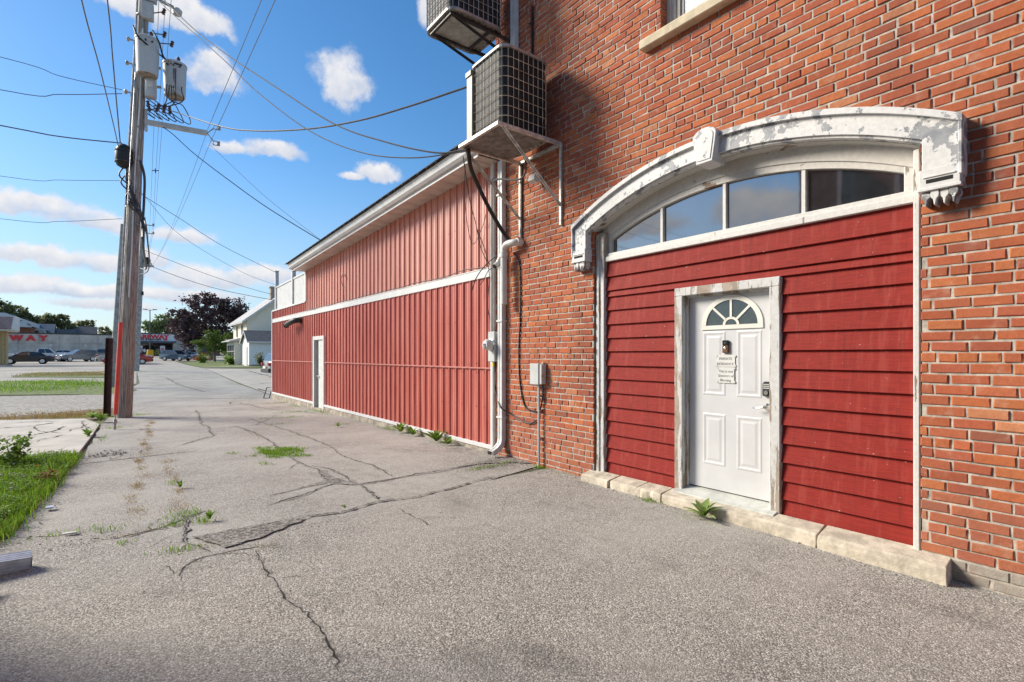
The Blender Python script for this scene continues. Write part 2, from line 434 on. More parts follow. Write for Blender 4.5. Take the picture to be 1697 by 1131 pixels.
MAT_LAND = M('distant_land', (.10,.11,.05), .95, var=.3, vs=.05)
MAT_CRACK = M('crack_shadow', (.035,.031,.027), 1, var=.4, vs=30)
MAT_CRUMB = M('crumbled_asphalt', (.30,.285,.255), .95, var=.45, vs=45, bmp=1, bs=90)
MAT_PATCH = M('broken_asphalt', (.25,.235,.21), .95, var=.5, vs=30, bmp=1, bs=60)
MAT_GRASS = leafmat('green_grass', [(.10,.22,.015),(.16,.32,.025),(.26,.42,.04),(.18,.26,.03)], .45)
MAT_DRY = leafmat('dry_grass', [(.46,.33,.14),(.40,.27,.11),(.27,.24,.08),(.50,.38,.19)], .25)
MAT_WEED = leafmat('weed_leaves', [(.10,.20,.03),(.17,.29,.045),(.25,.37,.07)], .35)
MAT_WEEDG = leafmat('grey_green_leaves', [(.25,.35,.11),(.36,.45,.17),(.28,.40,.11)], .45)
MAT_REDLEAF = leafmat('red_leaves', [(.20,.05,.02),(.26,.09,.03)], .3)
MAT_FLOWERW = M('clover_flowers', (.5,.48,.42), .8)

# ------------------------------------------------------------------ setting: ground
GP = [(-80,-.1),(0,-.09),(3,-.045),(6,-.02),(10,-.06),(21,-.18),(35,0),(50,.18),(62,.28),(78,.42),(85,.48),(97,.62),(113,.95),(137,1.36),(200,1.8),(900,2.5)]
def g(y):
    for (a, u), (b, v) in zip(GP, GP[1:]):
        if y <= b: return u + (v-u) * max(0, (y-a)/(b-a))
    return 2.5
YS = sorted(set([p[0] for p in GP] + [-20,-8,-4,-2,-1,1,2,4,5,7,8,9,12,14,16,18,24,28,31,40,45,55,70,90,105,120,128,150,300,500]))
def sheet(name, poly, mat, dz, parent=None, kind='structure', wob=0):
    bm = bmesh.new()
    f = bm.faces.new([bm.verts.new((x, y, 0)) for x, y in poly])
    for y in YS:
        bmesh.ops.bisect_plane(bm, geom=bm.verts[:]+bm.edges[:]+bm.faces[:], plane_co=(0,y,0), plane_no=(0,1,0))
    bmesh.ops.triangulate(bm, faces=bm.faces[:])
    for v in bm.verts: v.co.z = g(v.co.y) + dz
    bmesh.ops.recalc_face_normals(bm, faces=bm.faces[:])
    if bm.faces and sum(fc.normal.z for fc in bm.faces) < 0: bmesh.ops.reverse_faces(bm, faces=bm.faces[:])
    me = bpy.data.meshes.new(name); bm.to_mesh(me); bm.free(); me.materials.append(mat)
    return link(name, me, parent, kind)
def wiggle(pts, step=.35, amp=.05):
    out = []
    for a, b in zip(pts, pts[1:]):
        a, b = Vector((*a, 0)), Vector((*b, 0)); k = max(1, int((b-a).length/step))
        for i in range(k):
            p = a.lerp(b, i/k); out.append((p.x + R.uniform(-amp, amp), p.y + R.uniform(-amp, amp)))
    return out + [pts[-1]]
sheet('ground', [(-900,-80),(900,-80),(900,900),(-900,900)], MAT_LAND, -.012)
LEFT = [(-.62,4.9),(-.80,6.0),(-.66,7.6),(-.52,9.9),(-.45,11.5),(-.40,14),(-.36,16.4),(-.25,17.6),(-.3,20.5)]
sheet('alley', [(4.72,5.45)] + [(4.72,21.3),(4.9,22.5),(5.0,31),(6.3,57),(6.0,72),(6.4,93.5),(2.6,93.5),(1.4,80),(.95,52),(.75,34),(-.1,27.5)] + wiggle(LEFT[::-1], .4, .04) + [(-.3,4.2)], MAT_ALLEY, -.002)
EDGE = [(-1.16,5.15),(-.8,5.86),(-.57,5.80),(-.33,5.62),(-.09,5.36),(.25,5.3),(.43,4.95),(.55,4.58),(.87,4.49),(1.08,4.58),(1.25,4.71),(1.59,4.76),(1.91,4.78),(2.23,4.84),(2.72,4.96),(3.3,5.12),(4.1,5.17),(4.66,5.2)]
sheet('asphalt_apron', wiggle(EDGE, .12, .018) + [(4.66,-9),(-1.16,-9)], MAT_APRON, .008)
sheet('grass_verge', [(-9,6.1),(-1.1,5.2)] + wiggle([(-.78,5.9),(-.70,7.4),(-.56,9.6),(-.54,10.5)], .3, .05) + [(-1.5,10.8),(-9,11.2)], MAT_DIRT, .006)
slab = [(-.55,10.6),(-.47,13.0),(-.42,15.2),(-.75,16.9),(-2.4,17.9),(-9,18.6),(-9,11.0),(-1.6,10.7)]
sheet('concrete_slab', slab, MAT_SLAB, .03)
b = MB()
for p, q in zip(slab, slab[1:]+slab[:1]):
    b.add([(p[0],p[1],g(p[1])+.03),(q[0],q[1],g(q[1])+.03),(q[0],q[1],g(q[1])-.05),(p[0],p[1],g(p[1])-.05)], [(0,1,2,3)])
b.build('slab_edge', MAT_SLAB, None, kind='structure')
sheet('dirt_strip', [(-9,18.4),(-2.4,17.8),(-.6,16.8),(-.1,17.4),(-.25,20.8),(-9,21.2)], MAT_DIRT, .001)
sheet('gravel_drive', wiggle([(-40,19.8),(-9,19.6),(-2.6,19.2),(-.2,20.6)], 1, .12) + [(.2,27.8),(-1.4,27.0),(-4,27.8),(-40,31)], MAT_GRAVEL, .006)
sheet('grass_island', [(-40,31)] + wiggle([(-4.2,28.6),(-.7,26.6),(.4,28),(.6,33)], 1, .15) + [(-.6,36.5),(-5.6,40),(-40,44)], MAT_LAWN, .012)
sheet('parking_lot', [(-60,40),(-5.6,39.5),(-.6,36),(.6,33.5),(.95,52),(1.4,80),(2.6,93.5),(11,93),(30,92),(60,92),(60,136),(-60,136)], MAT_LOT, .004)
sheet('grass_strip', [(-5.6,44.5),(-5.0,52),(-1.6,50),(-.6,41)], MAT_LAWN, .03)
sheet('kerb_line', [(-60,76),(-1.4,70.5),(1.15,70.5),(1.2,71.1),(-1.4,71.1),(-60,76.6)], MAT_SLAB, .06)
sheet('driveway', [(4.9,22),(30,22),(30,52),(9.5,53),(6.3,57),(5.2,33)], MAT_SLAB2, .004)
sheet('front_lawn', wiggle([(6.3,57),(9.4,56.5),(14,57.5)],1,.1) + [(40,57),(40,92),(9.5,92),(6.9,84),(6.1,72)], MAT_LAWN, .02)
sheet('front_path', [(6.4,59.5),(9.2,60.6),(11.2,61.6),(11.2,60.6),(9.4,59.2),(6.4,58.3)], MAT_SLAB2, .05)

# cracks: jagged flat strips, the shade inside a crack painted as dark colour
def crack(pts, w=.012, dz=.011, name='crack', mat=None, seed=0):
    if dz == .011 and min(p[1] for p in pts) > 5.25: dz = .0025
    rr = random.Random(seed); sz_ = (max(1, w/.014) if name == 'crack' else max(1, w/3.2/.014)) if dz < .02 and w < .1 else 1.6
    st_r = R.getstate(); R.seed(seed*7+3); pts = wiggle(wiggle(pts, .22*sz_, .035*sz_), .045*sz_, .014*sz_); R.setstate(st_r); L = []
    for i, (x, y) in enumerate(pts):
        a, c = Vector(pts[max(0,i-1)]), Vector(pts[min(len(pts)-1,i+1)]); t = (c-a)
        if t.length < 1e-5: t = Vector((0,1))
        t.normalize(); nn = Vector((-t.y, t.x)); e = min(1, i/3, (len(pts)-1-i)/3 + .15)
        L.append((x, y, nn, w * rr.choice((.25,.4,.6,.9,1.3)) * rr.uniform(.8,1.2) * max(.15, e)))
    b = MB()
    for x, y, nn, ww in L:
        b.v += [(x+nn.x*ww/2, y+nn.y*ww/2, g(y)+dz), (x-nn.x*ww/2, y-nn.y*ww/2, g(y)+dz)]
    for i in range(len(L)-1): b.f.append([2*i, 2*i+1, 2*i+3, 2*i+2]); b.mi.append(0)
    return b.build(name, mat or MAT_CRACK, None, kind='structure')
CR = [
 ([(.845,4.4),(.80,3.89),(.861,3.662),(.822,3.42),(.845,3.167),(.854,2.8),(.86,2.62),(.84,2.5)], .013),
 ([(.827,4.99),(1.08,5.04),(1.34,5.03),(1.67,4.985),(1.88,5.03),(2.13,5.06),(2.5,5.04),(2.97,5.09),(3.3,5.18),(3.67,5.245),(4.09,5.17),(4.5,5.19)], .010),
 ([(1.13,5.61),(1.56,5.84),(1.98,6.12),(2.21,5.91),(2.72,5.93),(3.0,5.95),(3.33,5.93),(3.64,5.94),(4.07,6.03),(4.5,5.98)], .02),
 ([(.87,4.5),(1.08,4.59),(1.25,4.72),(1.59,4.77),(1.9,4.79),(2.23,4.84)], .005),
 ([(2.23,4.82),(2.19,4.55),(2.23,4.31),(2.2,4.1)], .009),
 ([(2.21,5.9),(2.18,5.46),(2.14,5.11)], .014),
 ([(2.05,8.2),(2.06,7.4),(2.115,7.03),(1.99,6.18)], .02), ([(2.06,7.42),(2.2,7.0),(2.21,6.4),(2.21,5.95)], .016),
 ([(2.54,14.4),(2.64,12.9),(2.78,11.1),(2.84,9.1),(2.68,7.74),(2.71,7.37),(2.78,6.66),(2.71,5.95)], .014),
 ([(1.79,18),(1.47,14.05),(1.5,12.6),(1.41,11.5),(.83,10.64)], .022), ([(2.02,13.1),(2.14,11.7),(2.13,10.1),(2.05,8.4)], .02),
 ([(-.5,9.55),(.35,9.69),(1.0,9.78)], .02),
 ([(-.8,5.87),(-.57,5.82),(-.33,5.64),(-.09,5.38),(.25,5.5),(.45,5.66),(.67,5.82)], .02),
 ([(.3,4.16),(.376,4.4),(.52,4.5),(.87,4.48)], .016), ([(.45,5.8),(.43,4.98),(.55,4.56)], .015),
 ([(3.5,8.9),(3.7,7.6),(4.3,6.9)], .008), ([(3.2,20),(3.6,16.5),(4.3,14.6)], .03), ([(1.2,24),(2.8,22.5),(4.4,21.8)], .03), ([(2.2,40),(2.4,31),(2.9,26)], .04),
 ([(1.6,12.7),(2.4,12.9),(3.4,14.9)], .012), ([(2.9,4.0),(3.3,4.4),(3.9,4.6)], .005),
]
for i, (p, w) in enumerate(CR):
    crack(p, w*.8, seed=i)
    if w > .008: crack(p, w*3.2, .0095 if min(q[1] for q in p) <= 5.25 else .0008, 'crumbled_edge', MAT_CRUMB, seed=i)
rb = random.Random(21)
for i, (p, w) in enumerate(CR):
    for _ in range(min(4, len(p)-1)):
        k = rb.randrange(len(p)-1); a, c = Vector(p[k]), Vector(p[k+1]); m_ = a.lerp(c, rb.random()); d = (c-a).normalized(); d.rotate(Matrix.Rotation(rb.choice((-1,1))*rb.uniform(.4,1.0), 2))
        L_ = rb.uniform(.10,.40)*(1+m_.y*.05); e_ = m_+d*L_; 
        if e_.x < 4.5: crack([tuple(m_), tuple(m_.lerp(e_,.5)+Vector((rb.uniform(-.04,.04),rb.uniform(-.04,.04)))), tuple(e_)], w*.5, seed=200+i)
def patch(name, poly, mat, dz): sheet(name, wiggle(poly+poly[:1], .08, .02), mat, dz)
patch('broken_patch', [(.47,5.05),(.66,4.62),(.9,4.66),(1.2,4.86),(1.45,5.0),(1.05,5.03),(.83,5.04)], MAT_PATCH, .0095)
patch('broken_patch', [(3.5,5.98),(4.05,6.07),(4.5,6.1),(4.62,5.98),(4.6,5.55),(4.35,5.8),(4.0,5.95)], MAT_PATCH, .0095)
patch('broken_patch', [(1.25,6.0),(1.95,6.2),(2.2,6.05),(2.1,6.4),(2.16,6.9),(2.06,7.0),(1.95,6.35)], MAT_PATCH, .0015)
patch('broken_patch', [(-.35,10.05),(.1,10.2),(.0,10.4),(-.3,10.35)], MAT_PATCH, .0015)
for i, p in enumerate([[(-5,16.2),(-3,15.6),(-1.7,15.6),(-1.2,16.3)],[(-5,13.9),(-2.2,13.2),(-1.5,13.4),(-1.1,14.4),(-1.0,15.2)],[(-1.35,12.7),(-.9,13.4)],[(-3.4,15.9),(-2.7,14.6)],[(-.9,13.8),(-.62,15.4)],[(-4,17.2),(-1.2,16.6)]]):
    crack(p, .05 if i < 2 else .03, .036, seed=40+i)
for i, p in enumerate([[(-3,17.0),(-2.6,15.6)],[(-2.2,13.2),(-1.9,11.4)],[(-.8,16.2),(-.55,14.2)],[(-5.5,14.9),(-3.2,14.4),(-2.4,15.5)],[(-1.6,15.6),(-1.3,14.2),(-.95,13.7)]]): crack(p, .035, .036, seed=90+i)
for i, p in enumerate([[(5.4,30),(9,33)],[(7,27),(14,27.5)],[(6,40),(12,42)],[(6.5,48),(12,47.5)],[(8,36),(8.6,50)],[(5.2,25),(8,24.2)]]): crack(p, .12, .012, seed=60+i)

# loose stones and grit along the broken edges
def pebbles(name, spots, mat, seed=3):
    rr = random.Random(seed); b = MB()
    for (x, y, sx, sy, n_, s0, s1) in spots:
        for _ in range(n_):
            px, py = rr.gauss(x, sx), rr.gauss(y, sy)
            if px > 4.58: continue
            s = rr.uniform(s0, s1); z = g(py) + .010; a = rr.uniform(0, 6.3)
            ring = [(px + s*math.cos(a+j*1.257)*rr.uniform(.7,1.2), py + s*math.sin(a+j*1.257)*rr.uniform(.7,1.2), z) for j in range(5)]
            top = (px, py, z + s*rr.uniform(.5, .9))
            b.add(ring + [top], [(j, (j+1)%5, 5) for j in range(5)])
    return b.build(name, mat, None, kind='stuff')
MAT_PEB = leafmat('grit', [(.17,.155,.14),(.28,.26,.23),(.38,.35,.31),(.22,.20,.175)], .0, .9)
pebbles('loose_gravel', [(4.2,5.85,.25,.15,420,.005,.012),(1.0,4.85,.3,.12,160,.004,.009),(.1,5.5,.4,.10,90,.004,.009),(4.4,3,.08,1.6,260,.004,.010),
   (-.3,10.3,.3,.2,120,.008,.025),(4.45,9,.08,2.2,220,.006,.016),(-.7,7,.1,1.2,160,.006,.014),(1.5,3,1.8,1.5,160,.003,.007)], MAT_PEB)

# ------------------------------------------------------------------ brick building
XB = 4.6                       # plane of the brick face along the alley
BB = thing('brick_building', 'red brick building with white arched doorway on right', 'building', (4.6,2.8,0))
def bp(mb, name, mat, parent=BB, **k):
    """build a piece in world coordinates under a parent chain"""
    off = Vector((0,0,0)); p = parent
    while p: off += p.location; p = p.parent
    mb.v = [tuple(Vector(v) - off) for v in mb.v]
    return mb.build(name, mat, parent, **k)
YA, YB_, YC = 1.165, 4.40, 2.785          # doorway opening, its middle
ZH = -.235                                 # centre of the arch circles
def arc(y, Rr, zc=ZH):
    t = Rr*Rr - (y-YC)**2
    return zc + math.sqrt(max(0, t))
OPEN = lambda y: arc(y, 3.66)
WY0, WY1, WZ0, WZ1 = 2.15, 3.415, 4.965, 6.75      # upper window opening
# mortar bed (recessed 11 mm behind the brick faces) with its openings
b = MB(); XM = XB + .0075
def slabz(y0, y1, z0, z1): b.add([(XM,y0,z0),(XM,y1,z0),(XM,y1,z1),(XM,y0,z1)], [(0,1,2,3)])
slabz(-6, YA-.006, -.3, 8); slabz(YB_+.006, 6.47, -.3, 8)
ys = [YA-.006 + (YB_-YA+.012)*i/40 for i in range(41)]
cuts = sorted(set(ys + [WY0, WY1+.006]))
for a, c in zip(cuts, cuts[1:]):
    za, zc_ = OPEN(a)+.01, OPEN(c)+.01
    mid = (a+c)/2
    top = WZ0 if WY0 < mid < WY1+.006 else 8
    b.add([(XM,a,za),(XM,c,zc_),(XM,c,top),(XM,a,top)], [(0,1,2,3)])
    if top < 8: slabz(a, c, WZ1, 8)
for y, s in ((YA-.006, 1), (YB_+.006, -1)):     # reveals
    b.add([(XM,y,-.3),(XM+.35,y,-.3),(XM+.35,y,OPEN(y)+.01),(XM,y,OPEN(y)+.01)], [(0,1,2,3)])
b.add([(XM,WY1+.006,WZ0),(XM+.3,WY1+.006,WZ0),(XM+.3,WY1+.006,WZ1),(XM,WY1+.006,WZ1)], [(0,1,2,3)])
b.add([(XM,WY0,WZ0),(XM+.3,WY0,WZ0),(XM+.3,WY0,WZ1),(XM,WY0,WZ1)], [(0,1,2,3)])
b.box(XM+.36, -6, -.3, 13, 6.47, 8)             # mass of the house behind
b.add([(XM,6.47,-.3),(XM+.36,6.47,-.3),(XM+.36,6.47,8),(XM,6.47,8)], [(0,1,2,3)])
b.add([(XM,-6,8),(XM+.36,-6,8),(XM+.36,6.47,8),(XM,6.47,8)], [(0,1,2,3)])
bp(b, 'mortar_wall', MAT_MORTAR)

PITCH = .0756; ZB0 = -.135
TINTS = [(.47,.125,.050),(.42,.100,.044),(.51,.150,.052),(.38,.090,.045),(.46,.135,.060),(.34,.085,.050),(.53,.175,.062),(.42,.120,.058)]
bricks = []
def add_brick(y0, y1, z0, z1):
    if y1 - y0 < .03: return
    bricks.append((y0, y1, z0, z1))
row = 0; z = ZB0
while z < 8:
    z1 = z + .0622; header = row % 8 == 5
    L = .098 if header else .203; J = .0128
    y = -3.2 + (.107 if row % 2 else 0) + R.uniform(-.02, .02)
    zm = (z+z1)/2
    while y < 6.46:
        l = L + R.uniform(-.007, .007)
        a, c = y, y + l; y = c + J
        segs = [(a, min(c, 6.465))]
        if zm < OPEN(YA):                      # straight jambs: bricks are cut at the opening
            ns = []
            for p, q in segs:
                if p < YA: ns.append((p, min(q, YA)))
                if q > YB_: ns.append((max(p, YB_), q))
            segs = ns
        elif z < ZH + 3.66 + .02:
            h2 = math.sqrt(max(0, 3.69**2 - (z-ZH)**2)); lo, hi = YC-h2, YC+h2
            lo, hi = max(lo, YA), min(hi, YB_)
            ns = []
            for p, q in segs:
                if p < lo: ns.append((p, min(q, lo)))
                if q > hi: ns.append((max(p, hi), q))
            segs = ns
        if z1 > WZ0-.005 and z < WZ1:
            ns = []
            for p, q in segs:
                if p < WY0: ns.append((p, min(q, WY0)))
                if q > WY1: ns.append((max(p, WY1), q))
            segs = ns
        for p, q in segs: add_brick(p, q, z, z1)
    z += PITCH; row += 1
def brick_geo(y0, y1, z0, z1):
    cx = R.uniform(-.004, .003); j = lambda s=.003: R.uniform(-s, s)
    tl = R.uniform(-.0016, .0016); e = R.uniform(.004, .008)
    y0 += j(.0025); y1 += j(.0025); z0 += j(.0015); z1 += j(.0015)
    xf = XB + cx
    back = [(XB+.10,y0,z0),(XB+.10,y1,z0),(XB+.10,y1,z1),(XB+.10,y0,z1)]
    mid = [(xf+.006,y0+j(),z0+j()-tl),(xf+.006,y1+j(),z0+j()+tl),(xf+.006,y1+j(),z1+j()+tl),(xf+.006,y0+j(),z1+j()-tl)]
    fr = [(xf+j(),y0+e+j(),z0+e*.8-tl),(xf+j(),y1-e+j(),z0+e*.8+tl),(xf+j(),y1-e+j(),z1-e*.8+tl),(xf+j(),y0+e+j(),z1-e*.8-tl)]
    fs = [(8,9,10,11)]
    for o in (0, 4):
        for i in range(4): fs.append((o+i, o+(i+1)%4, o+4+(i+1)%4, o+4+i))
    return back+mid+fr, fs
def brick_tint(y0, y1, z0, z1):
    if z0 < .03 and y1 < 1.12 and y0 < .92: return (.36,.345,.30)      # painted plinth courses
    t = Vector(R.choice(TINTS)).lerp(Vector((.43,.145,.075)), .34); k = R.uniform(.88, 1.12)
    if R.random() < .035: t = Vector((.52,.22,.11))
    if R.random() < .012: t = Vector((.30,.11,.07))
    if z1 < .55: t = t.lerp(Vector((.40,.17,.115)), .35)
    return tuple(t*k)
scored = []
for i, q in enumerate(bricks):
    P = [px_of(XB, y, z) for y, z in ((q[0],q[2]),(q[1],q[3]))]
    s = 0
    if all(P):
        c = ((P[0][0]+P[1][0])/2, (P[0][1]+P[1][1])/2)
        if -5 < c[0] < 1702 and -5 < c[1] < 1136: s = abs(P[0][0]-P[1][0])*abs((q[3]-q[2])*F_PX/P[0][2])
    scored.append((s, i))
top = set(i for s, i in sorted(scored, reverse=True)[:298])
boff = BB.location
rest = MB(); rt = []
for i, q in enumerate(bricks):
    vs, fs = brick_geo(*q); t = brick_tint(*q)
    if i in top:
        m_ = MB(); m_.add([Vector(v)-boff for v in vs], fs)
        link('brick', m_.mesh('brick', MAT_BRICK, tint=[*t, 1]*12), BB)
    else:
        rest.add([Vector(v)-boff for v in vs], fs); rt += [*t, 1]*12
link('brickwork', rest.mesh('brickwork', MAT_BRICK, tint=rt), BB, 'stuff')

# arched hood mould
def ring(mb, Ro, Ri, x0, x1, ya, yb, n_=48, zo=ZH, zi=ZH):
    L = []
    for i in range(n_+1):
        y = ya + (yb-ya)*i/n_
        L.append((y, arc(y, Ro, zo), arc(y, Ri, zi)))
    vs = []
    for y, a, c in L: vs += [(x0,y,a),(x0,y,c),(x1,y,c),(x1,y,a)]
    fs = []
    for i in range(n_):
        for j in range(4): fs.append((4*i+j, 4*i+(j+1)%4, 4*i+4+(j+1)%4, 4*i+4+j))
    fs += [(0,3,2,1), (4*n_, 4*n_+1, 4*n_+2, 4*n_+3)]
    mb.add(vs, fs)
HY0, HY1 = .93, 4.645
hood = MB()
ring(hood, 3.80, 3.655, 4.505, 4.66, HY0, HY1)
ring(hood, 3.845, 3.80, 4.47, 4.66, HY0-.02, HY1+.02)         # projecting top fillet
ring(hood, 3.66, 3.635, 4.53, 4.67, YA-.06, YB_+.06)          # stepped lower lip
H = bp(hood, 'hood_mould', MAT_WHITE_PEEL, smooth=True)
def endblock(y0, y1, left):
    b = MB(); zt = min(arc(y0, 3.80), arc(y1, 3.80))
    b.box(4.503, y0, 2.80, 4.66, y1, zt-.004)
    ye0, ye1 = (y1-.003, y1+.022) if left else (y0-.022, y0+.003)
    b.box(4.475, ye0, 2.72, 4.66, ye1, (arc(ye1 if left else ye0, 3.82)))
    b.box(4.480, y0-.012, 2.655, 4.66, y1+.012, 2.80)          # cap with a sunk slot
    o = bp(b, 'end_block', MAT_WHITE_PEEL, bevel=.006)
    s_ = MB(); s_.box(4.477, y0+.03, 2.70, 4.49, y1-.03, 2.725); bp(s_, 'slot', MAT_VOID, o)
    l = MB(); l.box(4.47, y0-.018, 2.645, 4.66, y1+.018, 2.668); l.box(4.472, y0+.012, 2.735, 4.50, y1-.012, 2.748); bp(l, 'ledge', MAT_WHITE_PEEL, o, bevel=.004)
    n_ = 4; w = (y1-y0)/n_
    for i in range(n_):
        c = y0 + w*(i+.5); t = MB()
        pr = [(c-w*.40,2.645),(c-w*.5,2.622),(c-w*.44,2.60),(c-w*.2,2.585),(c-w*.08,2.548),(c,2.540),(c+w*.08,2.548),(c+w*.2,2.585),(c+w*.44,2.60),(c+w*.5,2.622),(c+w*.40,2.645)]
        t.prism(pr, 'x', 4.485+.008*(i%2), 4.62); bp(t, 'pendant', MAT_WHITE_PEEL if i in (1,2) else MAT_PENDANT, o, bevel=.004)
endblock(.93, 1.135, False); endblock(4.44, 4.645, True)
# keystone
k_ = MB(); kc = 2.79; pr = []
for a in range(0, 181, 15): pr.append((kc+.125*math.cos(rad(a)), 3.60+.075*math.sin(rad(a))))
pr += [(kc-.115,3.52),(kc-.085,3.335),(kc+.085,3.335),(kc+.115,3.52)]
k_.prism(pr, 'x', 4.425, 4.64); ks = bp(k_, 'keystone', MAT_WHITE_PEEL, bevel=.006)
k2 = MB(); pr2 = [(kc+(u-kc)*.78, 3.5+(w-3.5)*.84) for u, w in pr]; k2.prism(pr2, 'x', 4.418, 4.43); bp(k2, 'raised_face', MAT_WHITE_PEEL, ks, bevel=.004)

# timber arch soffit, casings and transom
s_ = MB(); ring(s_, 3.66, 3.628, 4.60, 4.74, YA+.002, YB_-.002)
ring(s_, 3.63, 3.50, 4.712, 4.80, YA+.002, YB_-.002, zi=-.235)
ring(s_, 3.55, 3.47, 4.735, 4.80, YA+.05, YB_-.05, zi=-.255)
bp(s_, 'arch_casing', MAT_ARCH_WOOD, smooth=True)
ls = MB(); ls.box(4.645,4.272,.02,4.80,4.395,2.99); ls.box(4.63,4.335,.04,4.70,4.396,2.97); bp(ls, 'side_casing', MAT_BARE_WOOD, bevel=.006)
rs = MB(); rs.box(4.604,1.170,.04,4.80,1.212,3.0); rs.box(4.66,1.18,.05,4.70,1.224,2.62); bp(rs, 'side_casing', MAT_WHITE_WOOD, bevel=.008)
# transom window: frame, muntins, four panes
GR, GZ = 3.65, -.45
tw = MB(); tr_ = 2.735
tw.box(4.665, 1.214, 2.632, 4.80, 4.30, 2.690); tw.box(4.69, 1.214, 2.690, 4.80, 4.30, 2.733)
for yy, w_ in ((1.214,.085), (4.225,.05)): tw.box(4.72, yy, 2.733, 4.80, yy+w_, 2.95)
TW = bp(tw, 'transom_window', MAT_WHITE_WOOD, bevel=.005)
hd = MB(); ring(hd, 3.62, 3.65, 4.725, 4.80, 1.25, 4.29, zo=-.33, zi=GZ); bp(hd, 'head', MAT_ARCH_WOOD, TW, smooth=True)
MUN = [2.025, 2.765, 3.505]
for y in MUN:
    t = MB(); t.box(4.735, y-.018, 2.733, 4.79, y+.018, arc(y, GR, GZ)+.01); bp(t, 'muntin', MAT_WHITE_WOOD, TW, bevel=.004)
bounds = [1.29] + MUN + [4.235]
for a, c in zip(bounds, bounds[1:]):
    p = MB(); pr = [(a,2.72),(c,2.72)] + [(c+(a-c)*i/8, arc(c+(a-c)*i/8, GR, GZ)+.012) for i in range(9)]
    p.prism(pr, 'x', 4.768, 4.774); bp(p, 'pane', MAT_GLASS, TW)
# red clapboards: wedge boards, header courses right across, the rest split by the door
DY0, DY1, DZ1 = 2.19, 3.285, 2.205
def board(y0, y1, z0, z1):
    b = MB(); t = R.uniform(-.002, .002); e = R.uniform(-.002, .002)
    pr = [(z0+e,4.679+t),(z1+.006,4.709),(z1+.006,4.725),(z0+e,4.725)]
    b.prism(pr, 'y', y0, y1)
    bp(b, 'clapboard', MAT_CLAP, bevel=.0025)
zz = 2.632; first = True
step = .166
z = zz
while z > .04:
    h = step*(1.12 if first else 1); first = False
    z0 = max(z-h, .035)
    if z0 > DZ1 - .03: board(1.226, 4.285, z0, z)
    elif z > DZ1 + .002:
        board(1.226, 4.285, DZ1+.002, z); z0 = DZ1+.002
    else:
        board(1.226, DY0-.002, z0, z); board(DY1+.002, 4.285, z0+R.uniform(-.004,.004), z)
    z = z0
bk = MB(); bk.box(4.727,1.22,.0,4.80,DY0+.01,2.64); bk.box(4.727,DY1-.01,0,4.80,4.29,2.64); bk.box(4.727,DY0+.01,DZ1-.03,4.80,DY1-.01,2.64); bp(bk, 'backing_wall', MAT_VOID)
# door frame, threshold, door
fr = MB()
for y0, y1 in ((DY0,DY0+.095),(DY1-.095,DY1)): fr.box(4.655,y0,.075,4.80,y1,2.118)
fr.box(4.656,DY0,2.118,4.80,DY1,DZ1)
DF = bp(fr, 'door_frame', MAT_BARE_WOOD, bevel=.006)
st = MB(); st.box(4.715,DY0+.095,.13,4.80,DY0+.11,2.118); st.box(4.715,DY1-.11,.13,4.80,DY1-.095,2.118); st.box(4.716,DY0+.11,2.10,4.80,DY1-.11,2.118); bp(st, 'door_stop', MAT_BARE_WOOD, DF)
th = MB(); th.prism([(.055,4.58),(.085,4.58),(.135,4.79),(.055,4.79)], 'y', DY0+.02, DY1-.02); bp(th, 'threshold', M('grey_threshold_paint', (.50,.51,.47), .6, var=.15, vs=5), bevel=.004)
ba, bc = DY0+.108, DY1-.108                          # slab 2.298 .. 3.177
dm = MB(); dm.box(4.762,ba+.003,.145,4.80,bc-.003,2.104); DOOR = bp(dm, 'door', MAT_DOOR, bevel=.003)
DWY = lambda y: ba + (y-2.33)*(bc-ba)/(3.223-2.33)
def raised(y0, y1, z0, z1):
    b = MB(); lv = [(0,0),(.010,.004),(.022,.004),(.032,.0005),(.046,.0005),(.066,.004)]
    vs = []
    for ins, h in lv: vs += [(4.7622-h,y0+ins,z0+ins),(4.7622-h,y1-ins,z0+ins),(4.7622-h,y1-ins,z1-ins),(4.7622-h,y0+ins,z1-ins)]
    fs = [(20,21,22,23)]
    for o in range(0, 20, 4):
        for i in range(4): fs.append((o+i, o+(i+1)%4, o+4+(i+1)%4, o+4+i))
    b.add(vs, fs); bp(b, 'door_panel', MAT_DOOR, DOOR)
for y0, y1, z0, z1 in ((2.805,3.06,1.095,1.74),(2.435,2.69,1.095,1.74),(2.805,3.06,.39,.912),(2.435,2.69,.39,.912)): raised(DWY(y0), DWY(y1), z0, z1)
fc = DWY(2.745); fz = 1.80
def half(mb, Ro, Ri, x0, x1, zb=0, n_=20):
    vs = []; fs = []
    for i in range(n_+1):
        a = math.pi*i/n_; c, s = math.cos(a), math.sin(a)
        vs += [(x0,fc+Ro*c,fz+Ro*s*.92),(x0,fc+Ri*c,fz+Ri*s*.92),(x1,fc+Ri*c,fz+Ri*s*.92),(x1,fc+Ro*c,fz+Ro*s*.92)]
    for i in range(n_):
        for j in range(4): fs.append((4*i+j,4*i+(j+1)%4,4*i+4+(j+1)%4,4*i+4+j))
    mb.add(vs, fs)
fl = MB(); half(fl, .318, .268, 4.750, 4.766); fl.box(4.750, fc-.318, fz-.042, 4.766, fc+.318, fz-.001); half(fl, .085, .06, 4.753, 4.766)
for a in (45, 90, 135):
    d_ = Vector((0, math.cos(rad(a)), math.sin(rad(a))*.92)); o_ = Vector((4.757, fc, fz)); fl.beam(o_+d_*.08, o_+d_*.275, .022, .012, up=(1,0,0))
bp(fl, 'fanlight_frame', M('cream_fanlight_trim', (.70,.69,.63), .45, var=.04), DOOR)
